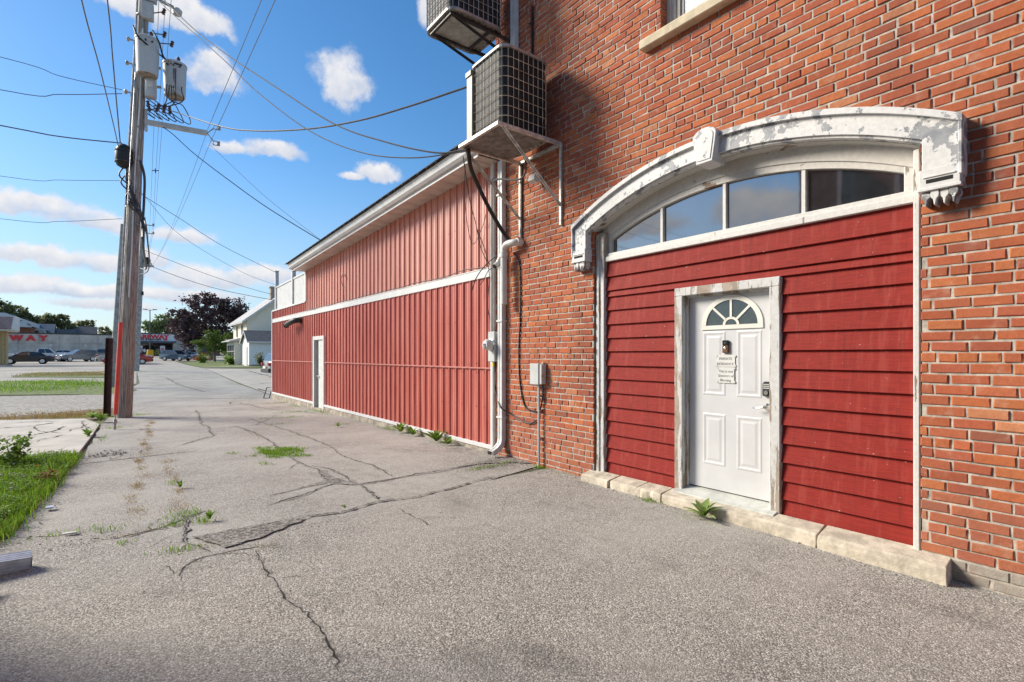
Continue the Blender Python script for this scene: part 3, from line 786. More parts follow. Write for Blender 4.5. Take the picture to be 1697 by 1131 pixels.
pn = MB(); pr = [(fc+.29*math.cos(math.pi*i/20), fz+.29*math.sin(math.pi*i/20)*.92) for i in range(21)]; pn.prism(pr, 'x', 4.7595, 4.7655); bp(pn, 'fanlight_pane', glass('fanlight_glass', (.03,.04,.045), .05, 1.75), DOOR)
hy = ba+.052; hz = 1.02
hn = MB(); hn.lathe([(.032,0),(.034,.008),(.022,.018),(.013,.028),(.013,.05)], (4.762,hy,hz), (-1,0,0), 18)
hn.tube(curve([(4.715,hy,hz),(4.708,hy+.03,hz-.004),(4.706,hy+.075,hz-.014),(4.704,hy+.115,hz-.012)],6), [.011]*6+[.009]*6+[.006]*7, 8)
bp(hn, 'door_handle', MAT_CHROME, DOOR, smooth=True)
kp = MB(); kp.prism([(hy-.032,1.12),(hy+.032,1.12),(hy+.037,1.14),(hy+.034,1.235),(hy+.02,1.255),(hy-.02,1.255),(hy-.034,1.235),(hy-.037,1.14)], 'x', 4.735, 4.763)
kp.cm = 1
for r_ in range(3):
    for c_ in range(3): kp.box(4.730, hy-.024+c_*.018, 1.19+r_*.017, 4.736, hy-.012+c_*.018, 1.20+r_*.017)
kp.cm = 2; kp.lathe([(.02,0),(.02,.012)], (4.736,hy,1.153), (-1,0,0), 12)
bp(kp, 'keypad_lock', [M('black_keypad', (.03,.03,.033), .4), MAT_PAPER, MAT_CHROME], DOOR)
# sill stones
SIL = [(.985,1.80),(1.815,3.30),(3.315,3.62),(3.63,4.02),(4.035,4.46)]
for i, (y0, y1) in enumerate(SIL):
    b = MB(); j = lambda: R.uniform(-.02,.02); zt = .055+R.uniform(-.006,.006); xa = 4.452+R.uniform(-.008,.008)
    n_ = 7
    vs = []
    for k in range(n_+1):
        y = y0+(y1-y0)*k/n_; jj = j()*.5
        pr = [(4.66,-.2),(xa+jj,-.2),(xa+jj,zt-.055),(xa+.006+jj,zt-.012),(xa+.022+jj,zt+j()*.12),(4.66,zt+.03)]
        vs += [(p[0], y + (R.uniform(-.012,.012) if k in (0,n_) else 0), p[1]) for p in pr]
    fs = [tuple(range(5,-1,-1)), tuple(6*n_+q for q in range(6))]
    for k in range(n_):
        for q in range(6): fs.append((6*k+q, 6*k+(q+1)%6, 6*k+6+(q+1)%6, 6*k+6+q))
    b.add(vs, fs); bp(b, 'sill_stone', MAT_STONE, bevel=.004)
# upper window
ws = MB(); ws.prism([(4.50,4.835),(4.50,4.93),(4.53,4.955),(4.72,4.975),(4.72,4.835)][::1] and [(4.835,4.50),(4.93,4.50),(4.955,4.53),(4.975,4.72),(4.835,4.72)], 'y', 2.0, 3.63)
bp(ws, 'window_sill', MAT_SILLBEIGE, bevel=.008)
uw = MB()
for i, (x0, w0, w1) in enumerate(((4.70,0,.055),(4.715,.055,.10),(4.735,.10,.145))):
    uw.box(x0, WY1-w1, WZ0, 4.86, WY1-w0, WZ1-.001*i); uw.box(x0, WY0+w0, WZ0, 4.86, WY0+w1, WZ1-.001*i)
uw.box(4.70, WY0+.145, WZ1-.12, 4.86, WY1-.145, WZ1); uw.box(4.735, WY0+.145, WZ0, 4.86, WY1-.145, WZ0+.045)
UW = bp(uw, 'upper_window', MAT_BEIGE, bevel=.004)
up_ = MB(); up_.box(4.76, WY0+.14, WZ0+.02, 4.765, WY1-.18, WZ1-.1); bp(up_, 'pane', MAT_PALEPANE, UW)
ug = MB(); ug.box(4.752, WY1-.185, WZ0+.03, 4.768, WY1-.145, WZ1-.1); bp(ug, 'gasket', M('dark_sash', (.05,.06,.08), .4), UW)

# paper notices taped to the door, doorbell
def text(body, size, loc, mat, name, parent, rot=(rad(90),0,rad(-90)), extr=.0004, align='CENTER', offset=0, sx=1):
    cu = bpy.data.curves.new('t', 'FONT'); cu.body = body; cu.size = size; cu.extrude = extr; cu.align_x = align; cu.offset = offset
    cu.resolution_u = 3
    o = bpy.data.objects.new('t', cu); COL.objects.link(o); bpy.context.view_layer.update()
    me = bpy.data.meshes.new_from_object(o.evaluated_get(bpy.context.evaluated_depsgraph_get()))
    bpy.data.objects.remove(o); bpy.data.curves.remove(cu)
    me.transform(Matrix.Translation(loc) @ Matrix(((1,0,0),(0,1,0),(0,0,1))).to_4x4() @ __import__('mathutils').Euler(rot).to_matrix().to_4x4() @ Matrix.Diagonal((sx,1,1,1)))
    me.materials.clear(); me.materials.append(mat); me.name = name
    return link(name, me, parent)
def notice(y0, y1, z0, z1, lines, label, name='paper_notice', x=4.7545):
    t = thing(name, label, 'notice', (x,(y0+y1)/2,(z0+z1)/2), 0, None)
    b = MB(); N = 6; vs = []
    for i in range(N+1):
        for j in range(N+1):
            vs.append((R.uniform(-.0004,.0004) + (-.0012 if (i in (0,N) and j in (0,N)) else 0), (y0-y1)/2+(y1-y0)*i/N, (z0-z1)/2+(z1-z0)*j/N))
    fs = [(i*(N+1)+j, (i+1)*(N+1)+j, (i+1)*(N+1)+j+1, i*(N+1)+j+1) for i in range(N) for j in range(N)]
    b.add(vs, fs); b.build('sheet', MAT_PAPER, t)
    for (s, sz, z) in lines: text(s, sz, (-.0022, 0, z), MAT_INK, 'lettering', t, extr=.0002)
    tp = MB()
    for yy in (y0-(y0+y1)/2, y1-(y0+y1)/2):
        for zs in ((z1-z0)/2-.012, -(z1-z0)/2+.012): tp.box(-.0030, yy-.010, zs-.010, -.0022, yy+.010, zs+.011)
    tp.build('tape', M('clear_tape', (.60,.60,.57), .3, var=.04), t)
notice(2.665, 2.862, 1.385, 1.505, [('PRIVATE', .037, .008), ('RESIDENCE.', .035, -.042)], 'upper white paper taped to the door reading private residence')
notice(2.672, 2.850, 1.225, 1.382, [('This is not', .036, .026), ('Showers of', .036, -.018), ('Blessing.', .036, -.062)], 'lower white paper on the door saying this is not the business', x=4.7525)
db = thing('doorbell', 'bronze and black video doorbell mounted above the paper notices', 'doorbell', (4.757,2.757,1.585))
b = MB(); b.box(-.024,-.031,-.0625,.002,.031,.012); b.build('case', MAT_BRONZE, db, bevel=.005)
b = MB(); b.box(-.024,-.031,.0125,.002,.031,.0625); b.build('camera_head', M('black_gloss', (.008,.008,.009), .15), db, bevel=.005)
b = MB(); b.lathe([(.014,0),(.014,.004),(.011,.005)], (-.024,0,-.018), (-1,0,0), 16); b.build('button', MAT_CHROME, db)
b = MB(); b.lathe([(.009,0),(.007,.004)], (-.024,0,.034), (-1,0,0), 14); b.build('lens', MAT_CARGLASS, db)

# ------------------------------------------------------------------ red metal-clad building
MBD = thing('metal_clad_building', 'long red ribbed metal building beside the alley', 'building', (4.6,6.5,0))
mp = lambda mb, name, mat, parent=MBD, **k: bp(mb, name, mat, parent, **k)
Y0M, Y1M, YUP = 6.56, 21.2, 16.70
eave = lambda y: 4.475 - (y-6.5)*.0325
RIB = .2286
def prof(y):
    p = ((y - Y0M - .16) / RIB) % 1.0; p = (p - round(p)) * RIB; a = abs(p)
    if a < .011: return .027
    if a < .023: return .027*(.023-a)/.012
    q = abs(a - .074)
    return .006*max(0, 1-q/.010)
KN = [-.023,-.011,.011,.023, .064,.074,.084, -.064,-.074,-.084]
def panel(y0, y1, z0, z1, name='siding_panel', mat=None):
    ys = [y0, y1]
    i0 = int((y0-Y0M)/RIB)-2
    for i in range(i0, i0+10):
        c = Y0M + .16 + i*RIB
        ys += [c+k for k in KN if y0+.001 < c+k < y1-.001]
    ys = sorted(ys); b = MB(); o = R.uniform(-.0015,.0015)
    for y in ys:
        zt = z1(y) if callable(z1) else z1
        b.v += [(4.606-prof(y)+o, y, z0), (4.606-prof(y)+o, y, zt)]
    for i in range(len(ys)-1): b.f.append([2*i,2*i+2,2*i+3,2*i+1]); b.mi.append(0)
    return mp(b, name, mat or MAT_METAL)
D0, D1, DTOP = 14.86, 15.92, 2.04
y = Y0M
while y < Y1M-.01:
    y2 = min(y+.9144, Y1M)
    for (z0, z1) in ((.09,1.285),(1.297,2.735)):
        segs = [(y, y2)]
        if y2 > D0 and y < D1:
            segs = [s for s in ((y, min(y2, D0)), (max(y, D1), y2)) if s[1]-s[0] > .02]
            if z1 > DTOP: panel(max(y,D0), min(y2,D1), DTOP+.02, z1)
        for a, c in segs: panel(a, c, z0, z1)
    ya, yb = y, min(y2, YUP)
    if yb - ya > .05: panel(ya, yb, 2.865, lambda q: eave(q), mat=MAT_METAL_PALE)
    if y2 > YUP: panel(max(y, YUP), y2, 2.865, 3.19)
    y = y2
t = MB(); t.box(4.575, Y0M, 2.73, 4.607, Y1M, 2.868); t.box(4.568, Y0M, 2.862, 4.60, Y1M, 2.880); mp(t, 'belt_trim', MAT_TRIM, bevel=.003)
t = MB(); t.box(4.570,Y0M,1.278,4.607,D0-.02,1.306); t.box(4.570,D1+.02,1.278,4.607,Y1M,1.306); mp(t, 'mid_rail', M('faded_red_rail', (.46,.16,.13), .5, var=.1), bevel=.006)
t = MB()
for a, c in ((Y0M, D0), (D1, Y1M)): t.box(4.565,a,.030,4.607,c,.096)
mp(t, 'base_trim', MAT_TRIM, bevel=.004)
t = MB(); t.box(4.560,6.475,.028,4.66,6.56,4.47); mp(t, 'corner_trim', MAT_TRIM, bevel=.004)
t = MB(); t.box(4.560,Y1M,.028,4.68,Y1M+.07,3.20); mp(t, 'corner_trim', MAT_TRIM, bevel=.004)
t = MB(); t.box(4.572,YUP,3.19,4.66,YUP+.09,4.16); mp(t, 'corner_trim', MAT_TRIM, bevel=.004)
t = MB(); t.box(4.570,YUP+.09,3.165,4.62,Y1M,3.215); mp(t, 'ledge_trim', MAT_TRIM)
for a, c in ((6.475, D0+.02), (D1-.02, Y1M+.04)):
    t = MB(); k = int((c-a)/.22); vs = []
    for i in range(k+1):
        q = a+(c-a)*i/k; x = 4.572+R.uniform(-.012,.008); vs += [(x-.012,q,-.4),(x,q,.012+R.uniform(-.006,.004)),(4.60,q,.028),(4.8,q,.028),(4.8,q,-.4)]
    fs = [(4,3,2,1,0), tuple(5*k+j for j in range(5))]
    for i in range(k):
        for j in range(5): fs.append((5*i+j, 5*i+(j+1)%5, 5*i+5+(j+1)%5, 5*i+5+j))
    t.add(vs, fs); mp(t, 'foundation', MAT_CONC)
t = MB(); t.box(4.66,6.48,-.2,14,D0-.05,4.05); t.box(4.66,D1+.05,-.2,14,21.2,3.17); t.box(6.2,D0-.05,-.2,14,D1+.05,3.17); t.box(4.67,6.48,2.1,6.2,21.15,3.17); t.box(4.66,D0-.05,3.171,14,YUP+.02,4.05); t.box(4.68,6.49,4.051,13.9,YUP,4.12); mp(t, 'inner_walls', MAT_VOID)
sc = MB()
yy = Y0M + .16
while yy < Y1M-.1:
    for zq in (.67, 1.22, 1.36, 2.06, 3.67):
        if D0-.05 < yy+.05 < D1+.05 and zq < DTOP: continue
        if zq > 3.2 and yy > YUP-.1: continue
        if R.random() < .15: continue
        sc.lathe([(.011,0),(.009,.009)], (4.604, yy+.05+R.uniform(-.01,.01), zq+R.uniform(-.008,.008)+(0 if zq<3 else (6.5-yy)*.02)), (-1,0,0), 6)
    yy += RIB
mp(sc, 'screws', M('screw_heads', (.13,.035,.03), .4, .5), kind='stuff')
# eaves: soffit boards, fascia, gutter, roof
so = MB()
ys = [6.38 + (16.86-6.38)*i/60 for i in range(61)]
for i in range(60):
    a, c = ys[i], ys[i+1]; zo = -.004*(i%2)
    p = MB(); p.add([(4.20,a,eave(a)-.005+zo),(4.62,a,eave(a)-.005+zo),(4.62,c-.004,eave(c)-.005+zo),(4.20,c-.004,eave(c)-.005+zo)], [(0,1,2,3)]); so.v, so.f, so.mi = so.v, so.f, so.mi
    so.add(p.v, p.f)
    so.add([(4.20,a,eave(a)+.004),(4.62,a,eave(a)+.004),(4.62,c,eave(c)+.004),(4.20,c,eave(c)+.004)], [(0,1,2,3)])
mp(so, 'soffit', MAT_SOFFIT)
def along(mb, prxz, y0, y1, n_=1):
    for k in range(n_):
        a, c = y0+(y1-y0)*k/n_, y0+(y1-y0)*(k+1)/n_
        vs = [(x, a, eave(a)+dz) for x, dz in prxz] + [(x, c, eave(c)+dz) for x, dz in prxz]; N = len(prxz)
        mb.add(vs, [tuple(range(N-1,-1,-1)), tuple(range(N,2*N))] + [(i,(i+1)%N,N+(i+1)%N,N+i) for i in range(N)])
t = MB(); along(t, [(4.197,-.03),(4.215,-.03),(4.215,.19),(4.197,.19)], 6.37, 16.86); mp(t, 'fascia', MAT_TRIM)
for a, c in ((6.36, 9.6), (9.605, 13.4), (13.405, 16.9)):
    t = MB(); along(t, [(4.195,.03),(4.15,.03),(4.115,.07),(4.10,.15),(4.085,.165),(4.085,.18),(4.195,.18)], a, c); mp(t, 'gutter', MAT_TRIM)
t = MB(); along(t, [(4.06,.188),(4.06,.205),(9.2,1.9),(13.5,.25),(13.5,.2),(9.2,1.85)], 6.49, 17.0); mp(t, 'roof', MAT_SHINGLE)
sh = MB(); yy = 6.5
while yy < 17:
    a, c = yy, yy+.31
    sh.add([(4.03,a,eave(a)+.207),(4.03,c-.01,eave(c)+.207),(4.32,c-.01,eave(c)+.312),(4.32,a,eave(a)+.312),(4.03,a,eave(a)+.19+R.uniform(-.004,.004)),(4.03,c-.01,eave(c)+.19)], [(0,1,2,3),(0,4,5,1)])
    yy += .312
mp(sh, 'shingle_edge', MAT_SHINGLE, kind='stuff')
# side door
t = MB(); t.box(4.56,D0,-.06,4.66,D0+.10,DTOP+.02); t.box(4.56,D1-.13,-.06,4.77,D1,DTOP+.02); t.box(4.561,D0+.10,DTOP-.09,4.70,D1-.13,DTOP+.02); mp(t, 'door_frame', MAT_TRIM, bevel=.004)
t = MB(); t.box(4.56,D0+.02,-.16,4.9,D1-.02,-.055); mp(t, 'door_step', MAT_CONC)
t = MB(); t.box(4.60,D0+.10,-.05,4.64,15.46,DTOP-.09); sdv = mp(t, 'side_door', M('dull_white_door', (.62,.63,.60), .5, var=.08), bevel=.004)
t = MB(); t.lathe([(.012,0),(.012,.035),(.028,.045),(.03,.065),(.018,.08)], (4.62,15.40,.88), (-1,.1,0), 12); mp(t, 'knob', MAT_CHROME, sdv, smooth=True)
t = MB(); t.box(4.72,15.465,-.055,4.76,D1-.131,DTOP-.09); mp(t, 'door_void', MAT_DOORGREY)  # flat grey panel, the dark of the half-open gap put in as colour
# balcony screen over the low end
BS = thing('balcony_screen', 'white slatted balcony screen above far end of red building', 'railing', (4.66,18.9,3.21))
t = MB()
yy = YUP+.10
while yy < 20.9: t.box(4.65,yy,3.215,4.672,yy+.085,4.10-(yy-16.8)*.018); yy += .098
bp(t, 'slats', MAT_TRIM, BS, kind='stuff')
t = MB(); t.box(4.64,YUP+.09,4.07,4.69,20.9,4.085); t.beam((4.66,YUP+.09,4.14),(4.66,20.9,4.06),.07,.05); bp(t, 'top_rail', MAT_TRIM, BS)
for py_, h in ((16.88,4.14),(18.45,4.36),(20.85,4.66)):
    t = MB(); t.box(4.60,py_-.06,3.215,4.72,py_+.06,h); t.box(4.585,py_-.075,h,4.735,py_+.075,h+.03); bp(t, 'post', MAT_TRIM, BS, bevel=.006)
# black exhaust elbow on the wall
ev = thing('exhaust_elbow', 'black exhaust pipe elbow poking out under the white belt trim', 'pipe', (4.58,17.3,2.62))
t = MB(); t.tube(curve([(.02,-.05,0),(-.10,-.05,.0),(-.20,.05,-.02),(-.24,.3,-.06),(-.25,.75,-.12)],6), .085, 14); t.build('pipe', MAT_BLACK, ev, smooth=True)
t = MB(); t.lathe([(.12,0),(.12,.012)], (.0,-.05,0), (-1,0,0), 16); t.build('collar', MAT_DKSTEEL, ev)
t = MB(); t.lathe([(.075,0),(.10,.0),(.10,.03),(.075,.03)], (-.25,.75,-.12), (0,1,-.15), 16); t.build('rim', MAT_DKSTEEL, ev)

# ------------------------------------------------------------------ things on the brick wall
def rr_pts(x0, x1, y0, y1, r, n_=5):
    out = []
    for (cx, cy, a0) in ((x1-r,y1-r,0),(x0+r,y1-r,90),(x0+r,y0+r,180),(x1-r,y0+r,270)):
        for i in range(n_+1):
            a = rad(a0+90*i/n_); out.append((cx+r*math.cos(a), cy+r*math.sin(a)))
    return out
def air_con(x0, x1, y0, y1, z0, h, guard, label, paneled):
    t = thing('air_conditioner', label, 'air conditioner', ((x0+x1)/2,(y0+y1)/2,z0), 0, 'outdoor air conditioners hung on the brick wall')
    a, c = (x1-x0)/2, (y1-y0)/2
    P = rr_pts(-a, a, -c, c, .13)
    b = MB(); b.prism(rr_pts(-a+.018,a-.018,-c+.018,c-.018,.12), 'z', .03, h-.03); b.build('coil', MAT_COIL, t, smooth=True)
    b = MB(); b.prism(P, 'z', 0, .045); b.build('base_pan', MAT_PAN, t, bevel=.006)
    b = MB(); b.prism(rr_pts(-a-.008,a+.008,-c-.008,c+.008,.13), 'z', h-.04, h); b.lathe([(.3,0),(.3,.02),(.27,.03)], (0,0,h-.001), (0,0,1), 24); b.build('top_cover', MAT_PAN, t, bevel=.006)
    # wire guard: uprights and rings
    per = []; tot = 0
    Q = P + [P[0]]; seg = [((Q[i][0]-Q[i+1][0])**2+(Q[i][1]-Q[i+1][1])**2)**.5 for i in range(len(P))]
    L = sum(seg); nn = int(L/.078)
    b = MB(); 
    for k in range(nn):
        s = L*k/nn
        for i, l in enumerate(seg):
            if s <= l: break
            s -= l
        x = Q[i][0]+(Q[i+1][0]-Q[i][0])*s/l; y = Q[i][1]+(Q[i+1][1]-Q[i][1])*s/l
        b.tube([(x,y,.03),(x,y,h-.03)], .0052, 4, cap=False)
    nr = int((h-.06)/.108)
    for k in range(1, nr):
        z = .03+(h-.06)*k/nr
        b.sweep([(x,y,z) for x,y in P]+[(P[0][0],P[0][1],z)], [(.0052,0),(0,.0052),(-.0052,0),(0,-.0052)], cap=False)
    b.build('wire_guard', guard, t)
    if paneled:
        b = MB(); b.box(-a-.02,c-.10,.0,-a+.10,c+.035,h-.13); b.build('service_panel', MAT_ACBODY, t, bevel=.006)
        b = MB(); b.box(-a-.035,c-.09,h-.129,-a+.10,c+.045,h-.06); b.build('panel_cap', MAT_ACBODY, t, bevel=.004)
    # stamped slots under the pan
    b = MB(); PP = rr_pts(-a+.05,a-.05,-c+.05,c-.05,.1)
    for i in range(0, len(PP)):
        p, q = Vector(PP[i]), Vector(PP[(i+1)%len(PP)]); m_ = max(1, int((q-p).length/.09))
        for k in range(m_):
            r_ = p.lerp(q, (k+.5)/m_); b.lathe([(.012,-.003),(.012,0)], (r_.x,r_.y,0), (0,0,1), 6)
    b.build('pan_slots', MAT_VOID, t)
    return t
def bracket(x0, y0, y1, z0, leg, mat, label, inner=None, sz=.04):
    t = thing('wall_bracket', label, 'bracket', (4.6,(y0+y1)/2,z0), 0, 'steel brackets carrying the air conditioners')
    X = lambda x: x-4.6; c = (y1-y0)/2; d = X(x0)
    for s in (-c, c):
        b = MB(); b.box(d, s-sz/2, -sz, -.004, s+sz/2, 0); b.box(d, s-.004, -sz*.1, -.004, s+.004, sz*.4); b.build('arm', mat, t, bevel=.003)
        b = MB(); b.box(-.034, s-sz/2, -leg, -.004, s+sz/2, -sz); b.build('upright', mat, t, bevel=.003)
        b = MB(); b.beam((d+.05, s, -sz), (-.03, s, -leg+.26), sz*.9, .012, up=(0,1,0)); b.beam((d+.05, s-sz*.35, -sz), (-.03, s-sz*.35, -leg+.26), .01, sz*.9, up=(0,1,0)); b.build('brace', mat, t)
    b = MB(); b.box(d-sz, -c-sz/2, -sz, d, c+sz/2, .004); b.build('front_rail', mat, t, bevel=.003)
    b = MB(); b.box(-sz-.004, -c+sz/2, -sz, -.004, c-sz/2, -.001); b.build('back_rail', mat, t, bevel=.003)
    if inner: b = MB(); b.box(X(inner), -c+sz/2, -sz*.9, X(inner)+sz, c-sz/2, -.002); b.build('cross_rail', mat, t)
    b = MB(); b.box(d+.004, -c+sz/2, -.012, (X(inner) if inner else -.25), c-sz/2, -.003); b.build('tray', MAT_TRAY if inner is None else MAT_PANLIGHT, t)
    return t
bracket(3.59, 4.97, 5.83, 4.285, 1.08, MAT_PALESTEEL, 'pale steel wall bracket under the lower air conditioner')
air_con(3.685, 4.455, 5.03, 5.79, 4.292, 1.03, MAT_GUARD, 'lower air conditioner with tan wire guard on pale steel bracket', True)
bracket(3.56, 6.02, 6.56, 6.14, .55, MAT_DKSTEEL, 'dark steel bracket under the upper air conditioner', inner=4.15)
air_con(3.48, 4.38, 5.93, 6.70, 6.146, .95, MAT_GUARDG, 'upper air conditioner cut by top of the picture with grey guard', False)
# downspouts
def rect_down(name, path, w, d, label, cat='downspout', ribs=True):
    t = thing(name, label, cat, path[0])
    o = Vector(path[0]); P = [Vector(p)-o for p in path]
    pr = [(-w/2,-d/2),(-w/6,-d/2),(-w/8,-d/2+.006),(w/8,-d/2+.006),(w/6,-d/2),(w/2,-d/2),(w/2,d/2),(w/6,d/2),(w/8,d/2-.006),(-w/8,d/2-.006),(-w/6,d/2),(-w/2,d/2)]
    b = MB(); b.sweep(P, pr, ref=(1,0,0)); b.build('pipe', MAT_DSP, t)
    return t, o
t, o = rect_down('downspout', [(4.555,6.25,4.42),(4.555,6.25,3.0),(4.555,6.25,1.0),(4.555,6.25,.24),(4.535,6.25,.16),(4.46,6.25,.09),(4.37,6.25,.045)], .105, .075, 'tall white downspout at corner between red and brick buildings')
for zq in (3.9, 2.0, .55):
    b = MB(); b.box(-.05, -.075, zq-4.42, .045, .075, zq-4.42+.03); b.build('strap', MAT_DSP, t, bevel=.003)
b = MB(); b.box(4.325-o.x,-.04,.03-4.42,4.34-o.x,.04,.075-4.42); b.build('mouth', MAT_VOID, t)
rect_down('downspout', [(4.55,5.93,8.0),(4.55,5.93,6.0),(4.55,5.93,4.75),(4.55,6.0,4.62),(4.55,6.18,4.5),(4.55,6.24,4.43)], .105, .075, 'upper white downspout rising past the air conditioners')
# pvc drain with elbow
t = thing('pvc_drain', 'white plastic drain pipe with elbow coming out of brick wall', 'pipe', (4.5,6.08,2.0))
b = MB(); b.tube(curve([(.14,-.26,1.125),(.02,-.26,1.125),(-.02,-.20,1.125),(-.03,-.08,1.12),(-.03,-.02,1.08),(-.03,0,1.0),(-.03,0,.25)],5), .048, 16); b.build('pipe', MAT_PVC, t, smooth=True)
b = MB(); b.lathe([(.058,0),(.058,.07)], (-.03,0,.94), (0,0,1), 16); b.lathe([(.057,0),(.057,.09)], (.0,-.26,1.125), (1,0,0), 16); b.build('coupling', MAT_PVC, t, smooth=True)
b = MB(); b.tube(curve([(-.03,.02,1.0),(-.04,.07,.93),(-.06,.10,.86),(-.12,.10,.81)],4), .045, 14); b.build('branch', MAT_PVC, t, smooth=True)
b = MB(); b.lathe([(.036,0),(.036,.004)], (-.125,.10,.806), (-.8,0,-.55), 14); b.build('bore', MAT_VOID, t)
# electric meter
t = thing('electric_meter', 'white electric meter with round glass dial at building corner', 'meter', (4.56,6.43,1.62))
b = MB(); b.box(-.07,-.085,-.22,.0,.095,.24); b.build('box', MAT_GREYBOX, t, bevel=.008)
b = MB(); b.lathe([(.095,0),(.095,.02),(.085,.025)], (-.07,.005,.04), (-1,0,0), 20); b.build('ring', MAT_CHROME, t)
b = MB(); b.lathe([(.083,0),(.083,.07),(.06,.10),(.0,.105)], (-.09,.005,.04), (-1,0,0), 20); b.build('dial', MAT_TRIM, t, smooth=True)
b = MB(); b.box(-.198,-.03,.03,-.192,.04,.055); b.lathe([(.03,0),(.03,.003)], (-.195,.0,.01), (-1,0,0), 12); b.build('register', M('meter_face', (.18,.18,.18), .3), t)
b = MB(); b.tube([(-.03,.0,-.22),(-.03,.0,-1.55)], .02, 8); b.build('conduit', MAT_GREYBOX, t)
b = MB(); b.tube([(-.03,.05,.24),(-.03,.05,2.6)], .022, 8); b.build('riser', MAT_GREYBOX, t)
b = MB(); b.box(-.05,-.02,-.29,-.02,.02,-.24); b.build('seal_tag', M('yellow_tag', (.6,.45,.05), .5), t)
# junction box with conduit
t = thing('junction_box', 'grey telephone box on brick wall with thin conduit below', 'junction box', (4.597,5.42,1.25))
b = MB(); b.box(-.10,-.095,-.155,-.002,.095,.135); b.build('lid', MAT_GREYBOX, t, bevel=.008)
b = MB(); b.box(-.085,-.145,-.145,-.003,-.095,.125); b.build('side_hatch', MAT_GREYBOX, t, bevel=.006)
b = MB(); b.box(-.05,-.135,.125,-.01,-.10,.155); b.box(-.095,-.152,-.05,-.05,-.14,-.01); b.build('latch', MAT_STEEL, t, bevel=.004)
b = MB(); b.tube([(-.045,-.04,-.155),(-.045,-.04,-1.33)], .0165, 10); b.build('conduit', MAT_GREYBOX, t, smooth=True)
for zq in (-.32,-.52,-.9):
    b = MB(); b.box(-.064,-.066,zq,-.001,-.014,zq+.02); b.build('clamp', MAT_STEEL, t)
# flood light and steel rod
t = thing('floodlight', 'small white wall light behind the bracket brace', 'light', (4.595,5.40,3.92))
b = MB(); b.lathe([(.05,0),(.045,.03)], (0,0,.02), (-1,0,0), 14); b.build('mount', MAT_TRIM, t)
b = MB(); b.obox((-.10,-.0,.0),((.9,0,-.45),(0,1,0),(.45,0,.9)),(.055,.075,.045)); b.build('housing', MAT_TRIM, t, bevel=.01)
b = MB(); b.obox((-.135,-.0,-.045),((.9,0,-.45),(0,1,0),(.45,0,.9)),(.035,.06,.01)); b.build('lens', MAT_PVC, t)
t = MB(); t.box(4.565,5.545,5.45,4.597,5.575,6.40); t.box(4.55,5.55,6.15,4.57,5.60,6.17); tag(t.build('steel_bar', MAT_DKSTEEL, None), 'dark upright steel bar fixed to bricks right of white downspout', 'bar')
t = MB(); t.tube([(4.585,5.80,4.2),(4.585,5.80,3.1)], .010, 8); t.tube(curve([(4.585,5.80,4.2),(4.58,5.80,4.26),(4.57,5.84,4.3),(4.55,5.95,4.3)],4), .010, 8); tag(t.build('conduit_pipe', MAT_WIREG, None, smooth=True), 'thin steel conduit running down bricks above the plastic drain', 'pipe')

# cables on the wall
def cable(name, pts, r, label, mat=MAT_BLACK, per=8, cat='cable', group='loose cables on the walls', n_=6):
    b = MB(); b.tube(curve(pts, per), r*(.72 if name == 'overhead_wire' else 1), n_); return tag(b.build(name, mat, None, smooth=True), label, cat, group)
cable('wall_cable', [(4.55,5.95,3.0),(4.585,5.86,2.85),(4.588,5.83,2.5),(4.588,5.84,2.0),(4.588,5.87,1.6),(4.588,5.85,1.15),(4.588,5.75,.80),(4.585,5.58,.72),(4.578,5.40,.74),(4.57,5.33,.9),(4.57,5.32,1.10)], .011, 'black cable looping down bricks into the grey telephone box')
cable('wall_cable', [(4.545,6.40,1.40),(4.55,6.43,1.1),(4.55,6.36,.88),(4.50,6.2,.72),(4.585,6.02,.62),(4.588,5.80,.55),(4.588,5.60,.54),(4.575,5.46,.60)], .011, 'black cable drooping from meter behind downspout to the conduit')
cable('thick_cable', [(3.66,5.78,4.24),(3.78,5.9,4.05),(3.98,6.0,3.85),(4.2,6.06,3.6),(4.40,6.06,3.35),(4.52,6.0,3.16)], .03, 'thick black hose hanging from bracket down to the plastic drain', n_=10)
cable('bracket_cable', [(4.50,5.62,4.26),(4.53,5.64,4.1),(4.53,5.75,4.02),(4.50,5.95,4.05),(4.46,6.2,4.12),(4.44,6.4,4.10)], .014, 'grey cable draped across top of the white downspout', MAT_WIREG)
cable('thin_wire', [(3.72,6.0,4.22),(3.9,6.2,4.0),(4.1,6.4,3.72),(4.25,6.5,3.5),(4.36,6.55,3.2),(4.5,6.6,3.0),(4.56,6.55,2.9)], .006, 'thin black wire trailing from bracket to the white belt trim')
cable('thin_wire', [(3.78,6.05,4.15),(4.0,6.4,3.75),(4.3,6.75,3.35),(4.52,6.95,3.3),(4.55,6.75,3.55),(4.52,6.62,3.7)], .005, 'thin black wire in a loose loop over the red ribs')
cable('thin_wire', [(4.35,6.62,3.45),(4.5,6.6,3.1),(4.56,6.58,2.7),(4.55,6.62,2.3),(4.56,6.52,1.95)], .006, 'thin black wire hanging straight down beside the corner trim')
cable('thin_wire', [(4.50,6.30,3.0),(4.45,6.5,2.9),(4.43,6.75,2.72),(4.47,6.95,2.52)], .008, 'stiff black wire end sticking out over the belt trim')
cable('thin_wire', [(4.50,6.25,2.85),(4.46,6.45,2.8),(4.46,6.6,2.66),(4.47,6.72,2.6)], .006, 'short black wire end crossing the belt trim near corner')
W_ = [(4.555,6.7+.6*i,2.89+.018*math.sin(i*2.3)+(.02 if i%3 else -.005)) for i in range(16)]
cable('trim_cable', W_ + [(4.555,16.6,2.9)], .007, 'black cable lying along the top of the white belt trim', MAT_WIRE)
